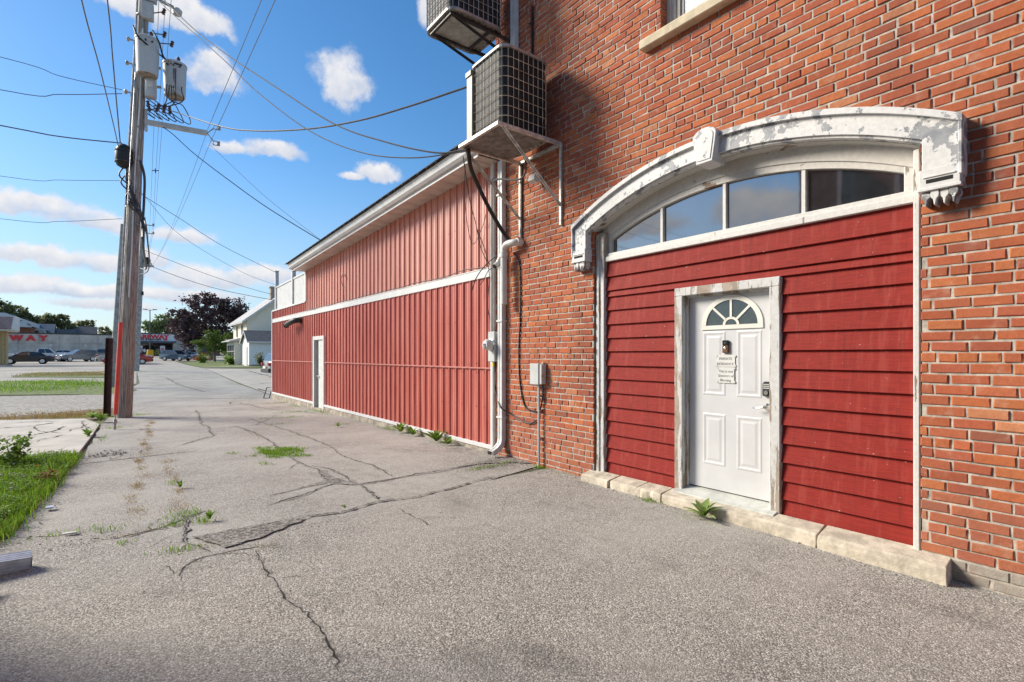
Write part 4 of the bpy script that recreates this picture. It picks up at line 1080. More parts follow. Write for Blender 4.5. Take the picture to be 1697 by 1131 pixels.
cable('thin_wire', [(4.58,13.2,2.9),(4.57,13.25,3.2),(4.565,13.4,3.5),(4.575,13.2,3.62),(4.57,13.05,3.45)], .006, 'thin black wire curling up the middle of the red wall')

# ------------------------------------------------------------------ utility poles and their hardware
LEAN = Vector((.796,-.605,0)); VR = Vector((.985,-.17,0)); VT = Vector((-.17,-.985,0))      # along the lane of poles: sideways and towards the alley mouth
PB = Vector((.03, 16.9, g(16.9)-.3))
PTOP = PB + LEAN*.66 + Vector((0,0,13.6))
PC = lambda z: PB.lerp(PTOP, (z-PB.z)/(PTOP.z-PB.z))
up = thing('utility_pole', 'nearest wooden utility pole with transformers and metal arm', 'utility pole', tuple(PB))
def lp(mb, name, mat, parent, **k): return bp(mb, name, mat, parent, **k)
b = MB(); NP = 26
b.tube([PC(PB.z+13.6*i/NP) + Vector((R.uniform(-.006,.006),R.uniform(-.006,.006),0)) for i in range(NP+1)], [.172-.075*i/NP for i in range(NP+1)], 16)
lp(b, 'shaft', MAT_POLE, up, smooth=True)
def arm_at(z, d, L, w, h, z_end):
    p = PC(z) + d*.12; q = PC(z) + d*L; q.z = z_end; b = MB(); b.beam(p, q, w, h); return b, q
AD = Vector((.99,-.143,0))
b, aend = arm_at(7.66, AD, 1.55, .09, .13, 7.66); b.obox(PC(7.7)+AD*.16, (AD,(-AD.y,AD.x,0),(0,0,1)), (.03,.06,.28)); lp(b, 'metal_arm', M('grey_fibreglass_arm', (.50,.53,.52), .5, var=.08), up, bevel=.006)
for dz, e in ((.20, .22), (-.24, .20)):
    q = aend + AD*e*.7 + Vector((0,0,dz)); b = MB(); b.beam(aend, q - Vector((0,0,dz*.2)), .025, .025)
    for s in (-1, 1): b.beam(q+AD*.0+Vector((0,0,.055*s)), q+AD*.17+Vector((0,0,.055*s)), .02, .02)
    b.beam(q+Vector((0,0,-.06)), q+Vector((0,0,.06)), .02, .02)
    b.lathe([(.035,-.045),(.045,-.02),(.03,0),(.045,.02),(.035,.045)], q+AD*.13, (0,0,1), 10)
    lp(b, 'insulator_clevis', MAT_STEEL, up)
# riser conduits, ground wire, hardware clutter on the pole
b = MB(); off = VR*-.19 + VT*.10
b.tube([PC(z)+off*(1-.022*z)+VR*R.uniform(-.008,.008) for z in (.4,2.4,4.4,5.8,7,8.2,9.4,10.6,11.6)], [.028]*9, 8); lp(b, 'white_riser', MAT_GUARDG, up)
b = MB(); off2 = VT*.19+VR*.02
b.tube([PC(z)+off2*(1-.02*z)+VR*R.uniform(-.02,.02) for z in (3.0,4.2,5.2,6.5,7.8,9,10)], .016, 6); lp(b, 'ground_wire', MAT_TRIM, up)
for i in range(16):
    z = R.uniform(4.7, 11.8); a = R.uniform(-1, 1); p = PC(z) + VT*.15 + VR*a*.15
    b = MB(); b.lathe([(.03,-.03),(.035,0),(.02,.05)], p, (VT.x+R.uniform(-.5,.5), VT.y, R.uniform(-.4,.4)), 7); lp(b, 'bolt', MAT_STEEL, up)
for z, s in ((9.72,-1),(9.1,-1),(8.35,-1)):
    b = MB(); b.beam(PC(z)-VR*.12, PC(z)-VR*.30, .03, .03); b.lathe([(.03,-.05),(.045,-.02),(.03,0),(.045,.02),(.03,.05)], PC(z)-VR*.30, (0,0,1), 8); lp(b, 'spool_insulator', MAT_STEEL, up)
b = MB(); q = PC(10.35)+VR*.1+VT*.1
b.obox(q+Vector((0,0,.15)), (VR,VT,(0,0,1)), (.13,.10,.22)); b.obox(q+VR*.1+Vector((0,0,.55)), (VR,VT,(0,0,1)), (.10,.08,.14)); lp(b, 'switch_box', MAT_GREYBOX, up, bevel=.01)
for i, (z, L) in enumerate(((10.0,.55),(9.75,.8),(10.5,.5))):
    b = MB(); p = PC(z)+VR*.1; q = p+VR*L*.7+VT*.1+Vector((0,0,.05*i)); b.beam(p, q, .02, .02)
    b.lathe([(.02,-.08),(.05,-.06),(.025,-.03),(.05,0),(.025,.03),(.05,.06),(.02,.09)], q, (.2,0,1), 8); lp(b, 'cutout', MAT_PORC, up)
b = MB(); b.beam(PC(12.45)-VR*.9, PC(12.45)+VR*1.0, .10, .12); lp(b, 'top_crossarm', MAT_POLEGREY, up)
# transformers hang on the pole
def transformer(c, r, h, label, lid=True):
    t = thing('transformer', label, 'transformer', tuple(c), 0, 'transformers on the nearest pole')
    b = MB(); b.lathe([(r*.80,0),(r*.88,.015),(r*.90,.05),(r,h-.08),(r*1.05,h-.075),(r*1.05,h-.03),(r*.9,h),(r*.3,h+.04)], (0,0,0), (0,0,1), 26); b.build('tank', MAT_XFMR, t, smooth=True)
    b = MB(); b.lathe([(r*.80,-.012),(r*.80,.0)], (0,0,0), (0,0,1), 24); b.build('base_plate', M('rusty_base', (.33,.29,.24), .8, var=.3), t)
    for i, a in enumerate((-.5, 0, .5)):
        p = VT*math.cos(a)*r + VR*math.sin(a)*r; b = MB()
        b.tube([p*.97+Vector((0,0,h-.17)), p*1.16+Vector((0,0,h-.17))], .022, 8); b.build('bushing', MAT_PORC, t)
    b = MB(); b.lathe([(.03,0),(.05,.05),(.03,.09),(.05,.14),(.02,.2)], (VR*r*.3)+Vector((0,0,h)), (0,0,1), 8); b.build('top_bushing', MAT_PORC, t)
    return t
c1 = PC(8.9)+VR*.20+VT*.40; t1 = transformer((c1.x,c1.y,8.70), .26, .95, 'left transformer can with rusty streaks high on the pole')
c2 = PC(8.4)+VR*.78+VT*.08; t2 = transformer((c2.x,c2.y,8.42), .27, .90, 'right transformer can hung out beside the pole')
for dz in (.25,.75):
    b = MB(); b.beam(PC(8.36+dz)+VR*.1, Vector((c2.x,c2.y,8.36+dz))-VR*.3, .06, .05); lp(b, 'hanger', MAT_STEEL, up)
    b = MB(); b.beam(PC(8.86+dz), Vector((c1.x,c1.y,8.86+dz))-VT*.3, .06, .05); lp(b, 'hanger', MAT_STEEL, up)
c3 = PC(8.3)+VR*.27+VT*.22
t = thing('meter_can', 'small grey can below left transformer on the pole', 'transformer', (c3.x,c3.y,8.22))
b = MB(); b.lathe([(.15,0),(.165,.03),(.165,.62),(.13,.66)], (0,0,0), (0,0,1), 18); b.v = [(x*.8,y*.8,z*.95) for x,y,z in b.v]; b.build('tank', MAT_XFMR, t, smooth=True)
b = MB(); b.obox(VT*.135+Vector((0,0,.3)), (VR,VT,(0,0,1)), (.06,.02,.08)); b.build('plate', MAT_TRIM, t)
# looping leads and brown arresters under the transformers
for i in range(6):
    a = R.uniform(-.4,.5); p = Vector((c2.x,c2.y,8.36))+VR*(a*.5)+VT*.29; q = PC(7.8)+VR*(.25+.15*i)+VT*.15
    cable('transformer_lead', [p+Vector((0,0,.25 if i % 3 else .7)), p+VT*.10+Vector((0,0,.1)), p-Vector((0,0,.15)), q+Vector((0,0,.1+.06*i)), q+VR*.12-Vector((0,0,.06)), PC(7.9)+VR*.15+Vector((0,0,.1*i))], .013, ['leftmost','second','third','fourth','fifth','rightmost'][i] + ' of six thin leads curling below right transformer', MAT_WIRE, 6, 'wire', 'lead wires under the transformers')
    if i < 4:
        b = MB(); b.lathe([(.02,0),(.045,.03),(.025,.06),(.045,.09),(.025,.12),(.045,.15),(.025,.18),(.045,.21),(.02,.24)], q+Vector((0,0,.12)), (R.uniform(-.4,.4),R.uniform(-.3,.3),1), 8); lp(b, 'arrester', MAT_PORC, up)
for a in (-.5,.3):
    p = Vector((c1.x,c1.y,9.72))+VT*.34+VR*a*.5
    cable('transformer_lead', [p, p+VR*.15+VT*.05-Vector((0,0,.3)), Vector((c2.x,c2.y,9.3))-VR*.2+VT*.2, Vector((c2.x,c2.y,9.15))+VR*(.1+a*.3)+VT*.35], .02, ['black lead looping from left transformer lid to the right one','second black lead hanging lower between the transformers'][a > 0], MAT_BLACK, 6, 'wire', 'black leads looped between the transformers')
# street lamp arm cut by the top of the picture
sl = thing('street_lamp', 'street lamp on curved arm at very top of nearest pole', 'street lamp', tuple(PC(11.0)+VR*.1))
b = MB(); b.tube(curve([(0,0,.25),(0.12*.8,-.12*.6,-.02),(.3*.8,-.3*.6,-.16),(.62*.8,-.62*.6,-.32)],6), .04, 8); b.build('arm', MAT_STEEL, sl, smooth=True)
b = MB(); b.lathe([(.05,.12),(.12,.05),(.10,-.06),(.03,-.08)], VR*.62+Vector((0,0,-.28)), (0,0,1), 14); b.build('head', MAT_GREYBOX, sl, smooth=True)
# black splice closure
sp = thing('splice_case', 'black rounded cable splice case strapped to left side of the pole', 'splice case', tuple(PC(6.35)-VR*.24+VT*.12))
b = MB(); b.lathe([(.05,-.02),(.15,.04),(.19,.14),(.19,.42),(.14,.54),(.05,.60)], (0,0,0), (0,0,1), 16); b.build('case', MAT_BLACK, sp, smooth=True)
b = MB(); b.lathe([(.2,.12),(.2,.15)], (0,0,0), (0,0,1), 16); b.lathe([(.2,.40),(.2,.43)], (0,0,0), (0,0,1), 16); b.build('band', MAT_DKSTEEL, sp)
for i in range(9):
    p = PC(6.3-.18*i*.5)-VR*(.2-.03*i)+VT*.16
    cable('pole_cable', [p+Vector((0,0,.1)), p-VR*R.uniform(-.1,.2)+VT*.1-Vector((0,0,.2)), p+VR*R.uniform(0,.25)+VT*.12-Vector((0,0,.5)), p+VR*.22+VT*.05-Vector((0,0,R.uniform(.7,1.0)))], .018, ['topmost','second','third','fourth','fifth','sixth','seventh','eighth','lowest'][i] + ' tangled black cable below the splice case on pole', MAT_WIRE, 6, 'cable', 'tangled cables on the nearest pole')
cable('down_cable', [PC(6.6)+VR*.10+VT*.1, PC(6.2)+VR*.19+VT*.04, PC(5.6)+VR*.20, PC(5.0)+VR*.20, PC(4.3)+VR*.24, Vector((.9,30,5.6)), Vector((1.15,50.9,8.5))], .03, 'dark twisted cable leaving right side of near pole toward far pole', MAT_WIRE, 10, 'cable', 'overhead cables between the poles')
cable('down_cable', [PC(5.2)+VR*.2, PC(4.7)+VR*.3, Vector((.85,26,5.0)), Vector((1.1,50.9,8.0))], .02, 'lower dark cable sagging between near pole and far pole', MAT_WIRE, 10, 'cable', 'overhead cables between the poles')
# guy wire with red guard
gw = thing('guy_wire', 'slanting guy wire with bright red plastic guard beside the pole', 'guy wire', (-.129,13.99,g(14)))
e = PC(8.9)+VR*-.12; o = Vector((-.129,13.99,g(14))); d = (e-o)
b = MB(); b.tube([(0,0,-.15), d*.03, d*.5, d], .010, 6); b.build('wire', MAT_STEEL, gw)
b = MB(); b.tube([d*.035, d*.10, d*.26], .043, 12); b.build('guard', MAT_RED, gw, smooth=True)
b = MB(); b.lathe([(.02,-.1),(.025,.12),(.04,.16),(.03,.22)], (0,0,0), tuple(d), 10); b.build('anchor_rod', MAT_STEEL, gw)
# rusty steel post and grey pole behind
po = thing('steel_post', 'dark rusty steel post leaning beside the wooden pole', 'post', (-.33,17.5,g(17.5)-.2))
b = MB(); top_ = Vector((.06,-.04,2.30))
b.beam((0,0,0), top_, .02, .15, up=(0,0,1)); b.beam(VT*.0-VR*.07, top_-VR*.07, .10, .014, up=tuple(VR)); b.beam(VR*.07, top_+VR*.07, .10, .014, up=tuple(VR)); b.build('beam', MAT_RUST, po)
gp = thing('grey_pole', 'grey slanted pole close behind the big wooden pole', 'pole', (-.40,31.3,-.1))
b = MB(); b.tube([(0,0,-.1),(.22,-.15,4),(.43,-.32,7.9)], [.13,.115,.10], 12); b.build('shaft', MAT_POLEGREY, gp, smooth=True)
p2 = thing('utility_pole', 'farther grey utility pole with crossarm down the alley', 'utility pole', (.90,52.0,g(51.9)))
b = MB(); b.tube([(0,0,-.2),(.15,-.10,4),(.31,-.2,8),(.48,-.3,12.6)], [.21,.20,.185,.16], 12); b.build('shaft', MAT_POLEGREY, p2, smooth=True)
b = MB(); b.beam((-.24,.20,8.62), (1.13,-.82,8.58), .14, .14); b.build('crossarm', MAT_POLEGREY, p2)
b = MB(); b.beam((-.02,.1,8.0), (-.02,.1,9.3), .12,.12); b.build('stub', MAT_POLEGREY, p2)
for zq in (12.02, 11.35):
    b = MB(); b.beam((.46,-.3,zq), (1.13,-.76,zq-.12), .06, .06); b.lathe([(.04,-.1),(.09,-.05),(.05,0),(.09,.05),(.04,.12)], (1.13,-.76,zq-.05), (0,0,1), 8); b.build('bracket', MAT_POLEGREY, p2)
b = MB(); b.lathe([(.1,-.25),(.22,-.15),(.24,.1),(.1,.3)], (.73,-.6,9.0), (0,0,1), 12); b.build('splice_case', MAT_BLACK, p2, smooth=True)
for k in range(3):
    b = MB(); b.lathe([(.03,-.1),(.05,0),(.03,.1)], (.58+.2*k,-.45-.15*k,8.75), (0,0,1), 8); b.build('insulator', MAT_PORC, p2)
b = MB(); b.box(.36,-.52,6.2,.50,-.35,6.5); b.build('small_box', MAT_BLACK, p2)

OW = 'overhead wires crossing the sky'
def wire(pts, r, label, mat=MAT_WIRE): return cable('overhead_wire', pts, r, label, mat, 6, 'wire', OW, 6)
wire([(.48,16.55,11.35),(.87,15.23,10.20),(1.31,13.73,8.95),(1.73,12.3,7.88),(2.26,10.51,6.64),(2.8,8.64,5.38),(3.17,7.39,4.75),(3.47,6.36,4.33),(3.64,5.84,4.24)], .017, 'upper dark wire from pole top to lower air conditioner bracket')
wire([(.48,16.55,11.25),(.82,15.41,10.20),(1.7,12.4,7.80),(2.09,11.07,6.70),(2.59,9.36,5.47),(3.0,7.98,4.74),(3.33,6.84,4.37),(3.64,5.84,4.22)], .013, 'more sagging dark wire from pole top to the bracket')
wire([(1.0,16.2,7.95),(1.77,13.24,6.68),(2.19,11.6,6.12),(2.68,9.7,5.62),(3.07,8.19,5.33),(3.39,6.97,5.19),(3.68,5.86,5.10)], .019, 'twisted wire curving from below transformers up to the lower air conditioner')
wire([(.55,16.7,7.75),(1.0,16.5,7.50),(1.53,16.01,6.87),(2.28,15.31,6.1),(3.06,14.58,5.35),(4.15,13.57,4.44)], .016, 'wire dropping from metal arm to eave of the red building')
wire([(1.96,16.58,7.40),(2.61,15.72,6.46),(3.21,14.93,5.63),(4.12,13.72,4.53)], .006, 'very thin wire from arm end down to the red roof', MAT_WIREG)
wire([(.2,16.75,5.9),(.37,16.9,5.82),(1.37,17.82,5.48),(2.6,18.95,5.05),(4.62,20.80,4.62)], .010, 'thin wire from the pole to the balcony post', MAT_WIREG)
wire([(.2,16.75,6.0),(.49,17.01,5.78),(1.37,17.82,5.0),(3.24,19.54,4.35),(4.62,20.82,4.15)], .007, 'fine wire sagging below toward the balcony screen', MAT_WIREG)
wire([(1.3,51.7,10.2),(1.87,51.4,9.9),(5.5,49.48,8.30),(9.0,47.64,7.0),(12,46,6.2)], .025, 'upper wire from far pole running right over the cream house')
wire([(1.6,51.5,8.9),(4.28,50.13,7.75),(6.7,48.85,6.95),(10.19,47.0,6.2),(13,45.5,5.8)], .03, 'lower wire from far pole running right past the cream house')
for i, (x, z) in enumerate(((1.92,7.87),(1.95,7.42))):
    wire(sag((x,16.6,z),(x+.05,-18,z+.2),.35), .009, ['upper','lower'][i]+' thin twisted wire from arm end running back overhead', MAT_WIREG)
    wire(sag((x,16.6,z),(1.95-.2*i,51.2,8.85-.25*i),.5), .008, ['upper','lower'][i]+' thin wire from arm end on toward far pole', MAT_WIREG)
for i, (p, q) in enumerate((((.82,16.34,12.5),(1.79,51.39,11.85)),((.97,16.22,12.5),(1.99,51.24,12.02)),((1.12,16.11,12.5),(2.1,51.15,12.2)))):
    wire(sag(p, q, .25), .011, ['left','middle','right'][i]+' of three parallel power lines along the alley to far pole', MAT_WIREG)
    wire(sag(q, (q[0]+.6,120,13.2), .6), .012, ['left','middle','right'][i]+' power line continuing beyond the far pole', MAT_WIREG)
spc = thing('wire_spacer', 'small spacer clamped on the three power lines', 'spacer', (1.23,26.6,12.15), 0, 'spacers on the power lines')
b = MB(); b.beam((-.16,.1,0),(.16,-.1,0),.03,.04); b.beam((0,0,-.14),(0,0,.12),.03,.04); b.build('clamp', MAT_DKSTEEL, spc)
dup(spc, (1.5,35.5,12.0), 0, 'second spacer clamped farther along the power lines')
wire([(-.06,16.9,6.85),(-.18,14.85,6.88),(-.34,12.37,6.92),(-.5,9.86,6.85),(-.75,6,7.3)], .015, 'left thick grey cable from splice case up over the viewer', MAT_WIREG)
wire([(-.04,16.9,7.05),(-.11,15.92,7.7),(-.18,14.85,8.37),(-.25,13.79,9.0),(-.6,9,10.8)], .019, 'right thick grey cable rising steeply from splice case', MAT_WIREG)
for i, (a, c, e_, r) in enumerate(((8.69,8.51,8.46,.011),(7.9,8.05,8.36,.013),(7.04,6.99,7.06,.02),(5.82,5.90,6.08,.008),(4.79,4.86,5.08,.008))):
    wire([(-30,22.1,a+1.2),(-8,18.3,a+.3),(-2.34,17.31,a),(-1.24,17.12,c),(0,16.9,e_)], r, ['topmost wire','second wire from top','thickest wire','fourth wire from top','lowest wire'][i]+' leaving the near pole to left edge', MAT_WIREG)

# ------------------------------------------------------------------ vegetation
def leafshape(L, wd, bend, seg=4, cup=.25):
    vs = []; fs = []
    for i in range(seg+1):
        t = i/seg; w = wd*math.sin(math.pi*min(1, .12+.88*t)**.8)*.5 if i < seg else .002
        x = L*t*math.cos(bend*t*.6); z = L*t*math.sin(bend*.5) - bend*L*t*t*.45
        vs += [(x,-w,z+abs(w)*cup),(x,0,z),(x,w,z+abs(w)*cup)]
    for i in range(seg):
        for j in (0,1): fs.append((3*i+j,3*i+j+1,3*i+4+j,3*i+3+j))
    return vs, fs
LEAVES = []
for k in range(4):
    b = MB(); b.add(*leafshape(1.0, R.uniform(.30,.42), R.uniform(.5,1.3))); LEAVES.append((b.mesh('leaf', MAT_WEED, smooth=True), b.mesh('leaf', MAT_WEEDG, smooth=True)))
def rosette(name, loc, n_, L, label, cat, grey=0, tilt=(.2,1.1), group=None):
    t = thing(name, label, cat, loc, R.uniform(0,6), group)
    for i in range(n_):
        o = link('leaf', LEAVES[i % 4][grey], t); f = i/n_
        o.rotation_euler = (R.uniform(-.2,.2), -(tilt[0]+(tilt[1]-tilt[0])*f)+R.uniform(-.12,.12), i*2.4+R.uniform(-.25,.25))
        s = L*R.uniform(.75,1.1)*(1-.35*f); o.scale = (s, s*R.uniform(.85,1.15), s); o.location = (0,0,.01+.02*f)
    return t
rosette('weed', (4.37,2.76,g(2.7)+.012), 16, .27, 'leafy green weed growing from sill below the white door', 'weed', 1)
WG = 'broad leaved weeds along the wall foot'
rosette('weed', (4.42,8.02,g(8)+.01), 16, .34, 'tall bright weed at foot of red wall nearest the downspout', 'weed', 0, (.3,1.3), WG)
rosette('weed', (4.42,7.62,g(7.6)+.01), 11, .22, 'low weed right of the tall one at red wall foot', 'weed', 0, (.2,.9), WG)
rosette('weed', (4.44,9.0,g(9)+.01), 13, .26, 'middle bright weed at foot of red wall', 'weed', 0, (.3,1.1), WG)
rosette('weed', (4.44,9.55,g(9.5)+.01), 14, .30, 'leftmost bright weed at foot of red wall', 'weed', 0, (.3,1.1), WG)
rosette('weed', (3.75,11.2,g(11)+.005), 8, .15, 'small weed alone on asphalt before the red wall', 'weed', 0, (.2,.8), WG)
rosette('weed', (.53,7.0,g(7)+.005), 7, .12, 'tiny green weed in tan crack of the alley', 'weed', 0, (.4,1.2))
rosette('weed', (.64,5.45,g(5.4)+.005), 9, .11, 'green weed at corner of the broken asphalt patch', 'weed', 0, (.5,1.3))
rosette('weed', (-.42,15.9,g(16)+.02), 13, .38, 'bright yellow green weed at foot of the steel post', 'weed', 0, (.4,1.2))
rosette('weed', (-.62,16.9,g(17)+.02), 14, .36, 'dark grey green weed behind at foot of steel post', 'weed', 1, (.2,1.0))
rosette('weed', (-.52,12.9,g(13)+.02), 11, .24, 'weed at edge of the concrete slab beside asphalt', 'weed', 0, (.3,1.1))
rosette('weed', (-.72,4.6,g(4.6)+.03), 8, .14, 'yellow green leaves under the downspout end at left edge', 'weed', 0, (.3,.9))
rosette('weed', (-.70,4.05,g(4)+.02), 6, .10, 'small leaves at left edge below the downspout', 'weed', 0, (.3,.9))
rosette('weed', (1.75,5.03,g(5)+.01), 6, .055, 'tiny sprig in crack across the alley', 'weed', 0, (.4,1.2))
rosette('weed', (2.9,19.5,g(19)+.01), 6, .12, 'small sprig at far end of alley crack', 'weed', 0, (.3,.9))
# grass: countless blades
def blades(name, spots, mat, lo, hi, w, seed, kind='stuff', lean=.5):
    rr = random.Random(seed); vs = []; fs = []
    for (x, y, sx, sy, n_) in spots:
        for _ in range(n_):
            px, py = rr.gauss(x, sx), rr.gauss(y, sy)
            if px > 4.6: continue
            h = rr.uniform(lo, hi); a = rr.uniform(0, 6.28); l = h*rr.uniform(0, lean); c, s = math.cos(a), math.sin(a); z = g(py)
            b2 = rr.uniform(0, 6.28); dx, dy = math.cos(b2)*w/2, math.sin(b2)*w/2; o = len(vs)
            vs += [(px-dx,py-dy,z),(px+dx,py+dy,z),(px+c*l*.4+dx*.7,py+s*l*.4+dy*.7,z+h*.6),(px+c*l*.4-dx*.7,py+s*l*.4-dy*.7,z+h*.6),(px+c*l,py+s*l,z+h*(1-.25*lean))]
            fs += [(o,o+1,o+2,o+3),(o+3,o+2,o+4)]
    b = MB(); b.v = vs; b.f = [list(f) for f in fs]; b.mi = [0]*len(fs)
    me = bpy.data.meshes.new(name); me.from_pydata(vs, [], fs); me.materials.append(mat)
    return link(name, me, None, kind)
vg = []
for i in range(900):
    y = R.uniform(5.2, 10.4); xe = -.78 + max(0,(y-6))*.055 - (.15 if y < 5.8 else 0); x = xe - abs(R.gauss(0, .55)) - .02
    vg.append((x, y, .06, .06, 26 if i % 3 else 34))
blades('verge_grass', vg, MAT_GRASS, .05, .17, .008, 5, lean=.9)
blades('verge_tall_grass', [(x-.1, y, .12, .15, 5) for x, y, *_ in vg[::6]], MAT_GRASS, .15, .30, .008, 6, lean=.8)
# clover / broad leaves in the verge
rr = random.Random(12); b = MB()
for i in range(1500):
    y = rr.uniform(5.3, 10.3); x = -.84+max(0,(y-6))*.05 - abs(rr.gauss(0, .5)); z = g(y)+rr.uniform(.03,.15); a = rr.uniform(0,6.3)
    for k in range(3):
        ang = a+k*2.09; s = rr.uniform(.012,.026); c_, s_ = math.cos(ang), math.sin(ang); o = len(b.v)
        b.add([(x,y,z),(x+c_*s-s_*s*.6,y+s_*s+c_*s*.6,z+.006),(x+c_*s*1.6,y+s_*s*1.6,z),(x+c_*s+s_*s*.6,y+s_*s-c_*s*.6,z+.006)], [(0,1,2,3)])
b.build('clover', MAT_WEED, None, kind='stuff')
b = MB()
for i in range(26):
    y = rr.uniform(6.5, 10); x = -.9+max(0,(y-6))*.05 - abs(rr.gauss(0, .45)); b.lathe([(.005,0),(.016,.006),(.012,.018),(.003,.022)], (x,y,g(y)+rr.uniform(.10,.18)), (0,0,1), 6)
b.build('clover_flowers', MAT_FLOWERW, None, kind='stuff')
def shrubby(name, loc, h, w, n_, mat, label, cat, leaf=.05, group=None, stems=5):
    t = thing(name, label, cat, loc, 0, group); b = MB(); rr = random.Random(int(abs(loc[0]*100+loc[1]*31)))
    lf = MB()
    for s in range(stems):
        e = Vector((rr.gauss(0,w*.35), rr.gauss(0,w*.35), h*rr.uniform(.6,1.0))); b.tube([(0,0,0), e*.5+Vector((0,0,h*.1)), e], [h*.02,h*.014,h*.006], 5)
        for k in range(n_//stems):
            f = rr.uniform(.2,1.02); p = e*f + Vector((0,0,h*.1*f)) + Vector((rr.gauss(0,1),rr.gauss(0,1),rr.gauss(0,.7)))*w*.13
            d = Vector((rr.gauss(0,1),rr.gauss(0,1),rr.gauss(.3,.6))).normalized(); a = d.cross(Vector((0,0,1))).normalized()*leaf*.35; l = leaf*rr.uniform(.7,1.3)
            lf.add([p, p+d*l*.5+a, p+d*l, p+d*l*.5-a], [(0,1,2,3)])
    b.build('stems', MAT_POLEGREY if h > 3 else MAT_WEED, t); lf.build('leaves', mat, t); return t
shrubby('weed_shrub', (-1.2,9.6,g(9.6)), .46, .42, 420, MAT_WEED, 'bushy green weed standing up at left edge of the verge', 'weed', .07)
shrubby('red_weed', (-.72,8.2,g(8.2)), .22, .25, 70, MAT_REDLEAF, 'reddish brown weed in the bright green verge', 'weed', .06)
rosette('weed', (-.62,8.9,g(9)+.02), 11, .19, 'pale rosette weed at edge of the green verge', 'weed', 0, (.3,1.2))
rosette('weed', (-.95,6.6,g(6.6)+.03), 12, .20, 'broad leaved weed in verge near the downspout', 'weed', 0, (.3,1.2))
# dry tufts and green tufts in the cracks
blades('dead_stalks', [(-.78+max(0,(y-6))*.05-abs(R.gauss(0,.12)), y, .06, .08, 12) for y in [5.4+i*.13 for i in range(40)]], MAT_DRY, .03, .16, .006, 31, lean=1.2)
blades('dry_crack_grass', [(.54+.02*i*.3-(.036*i)+.05*math.sin(i*1.7),15.5-i*.62,.035+.03*(i%3==0),.13,110+90*(i%3==1)) for i in range(16)] + [(.53,9.0,.06,.1,130),(.5,8.3,.04,.2,120),(.52,7.6,.03,.2,110),(.5,6.9,.04,.12,90),(.45,6.2,.06,.15,110),(.42,6.0,.05,.1,60),(.9,4.45,.06,.05,90),(.5,4.75,.08,.05,60),
   (-.6,10.2,.06,.5,120),(-.55,8.8,.05,.4,100),(-.65,7.2,.04,.4,90),(.3,5.45,.2,.03,60),(-.1,5.4,.15,.03,60),(2.05,10.6,.04,.3,60),(2.1,11.8,.05,.4,60),(4.0,17,.3,.3,60),(2.5,21,.5,.2,60),(1.0,17.3,.5,.1,120),(1.9,15.2,.2,.05,60)], MAT_DRY, .008, .032, .005, 8, lean=1.3)
blades('dry_strip_grass', [(R.uniform(-6,-.4), 18.8+R.gauss(0,.6), .3,.3, 70) for _ in range(80)] + [(-1.2,17.9,.4,.2,200)], MAT_DRY, .03, .10, .012, 9, lean=1.2)
blades('green_tufts', [(.48,5.75,.09,.10,130),(.36,5.5,.06,.05,60),(.35,4.75,.07,.05,70),(.60,5.45,.04,.04,50),(-.15,14.3,.12,.08,90),(-.3,12.4,.04,.3,60),(-.45,15.0,.03,.5,120),(.35,17.4,.2,.15,160),(-.05,17.2,.15,.2,160),(-.6,17.6,.5,.25,420),
   (4.5,10.2,.06,.3,160),(4.5,15,.08,.5,200),(4.45,17.5,.1,.5,140),(3.3,14.0,.35,.10,150),(3.9,15.3,.3,.08,160),(4.2,19,.25,.15,120),(2.8,12.6,.15,.05,60),(4.0,11.6,.2,.08,60),(4.42,3.42,.035,.07,110),(4.5,5.3,.04,.08,90),(4.5,4.9,.05,.2,40),(3.9,5.72,.18,.025,130),(4.3,5.8,.06,.02,50),(.48,7.35,.03,.08,30),(-.1,5.65,.05,.03,30),(.0,5.2,.03,.03,26),(-.35,5.75,.2,.04,70),(1.07,51.2,.3,.3,260),(3.9,22.3,.4,.2,90),(3.4,20.4,.4,.15,60)], MAT_GRASS, .018, .07, .006, 10, lean=1.0)
blades('clover_patch', [(1.98+R.gauss(0,.17), 8.8+R.gauss(0,.33), .05,.05, 26) for _ in range(70)] + [(1.62,7.9,.05,.08,40)], MAT_GRASS, .012, .05, .010, 11, lean=1.1)
blades('island_grass', [(R.uniform(-14,-.8), R.uniform(29.5,39), .5,.5, 30) for _ in range(260)] , MAT_GRASS, .06, .16, .03, 13, lean=.9)
blades('strip_grass', [(R.uniform(-5.2,-1.0), R.uniform(44,51), .4,.4, 30) for _ in range(90)], MAT_DRY, .06, .15, .03, 14, lean=.9)
blades('lawn_grass', [(R.uniform(6.6,16), R.uniform(57.5,82), .5,.5, 24) for _ in range(260)] + [(R.uniform(5,9),R.uniform(32,34)+0,.4,.3,10) for _ in range(10)], MAT_GRASS, .05, .12, .04, 15, lean=.8)
blades('drive_edge_grass', [(5.1+i*.3, 29+i*2.2, .12,.5, 60) for i in range(12)], MAT_GRASS, .04, .10, .025, 16, lean=.9)

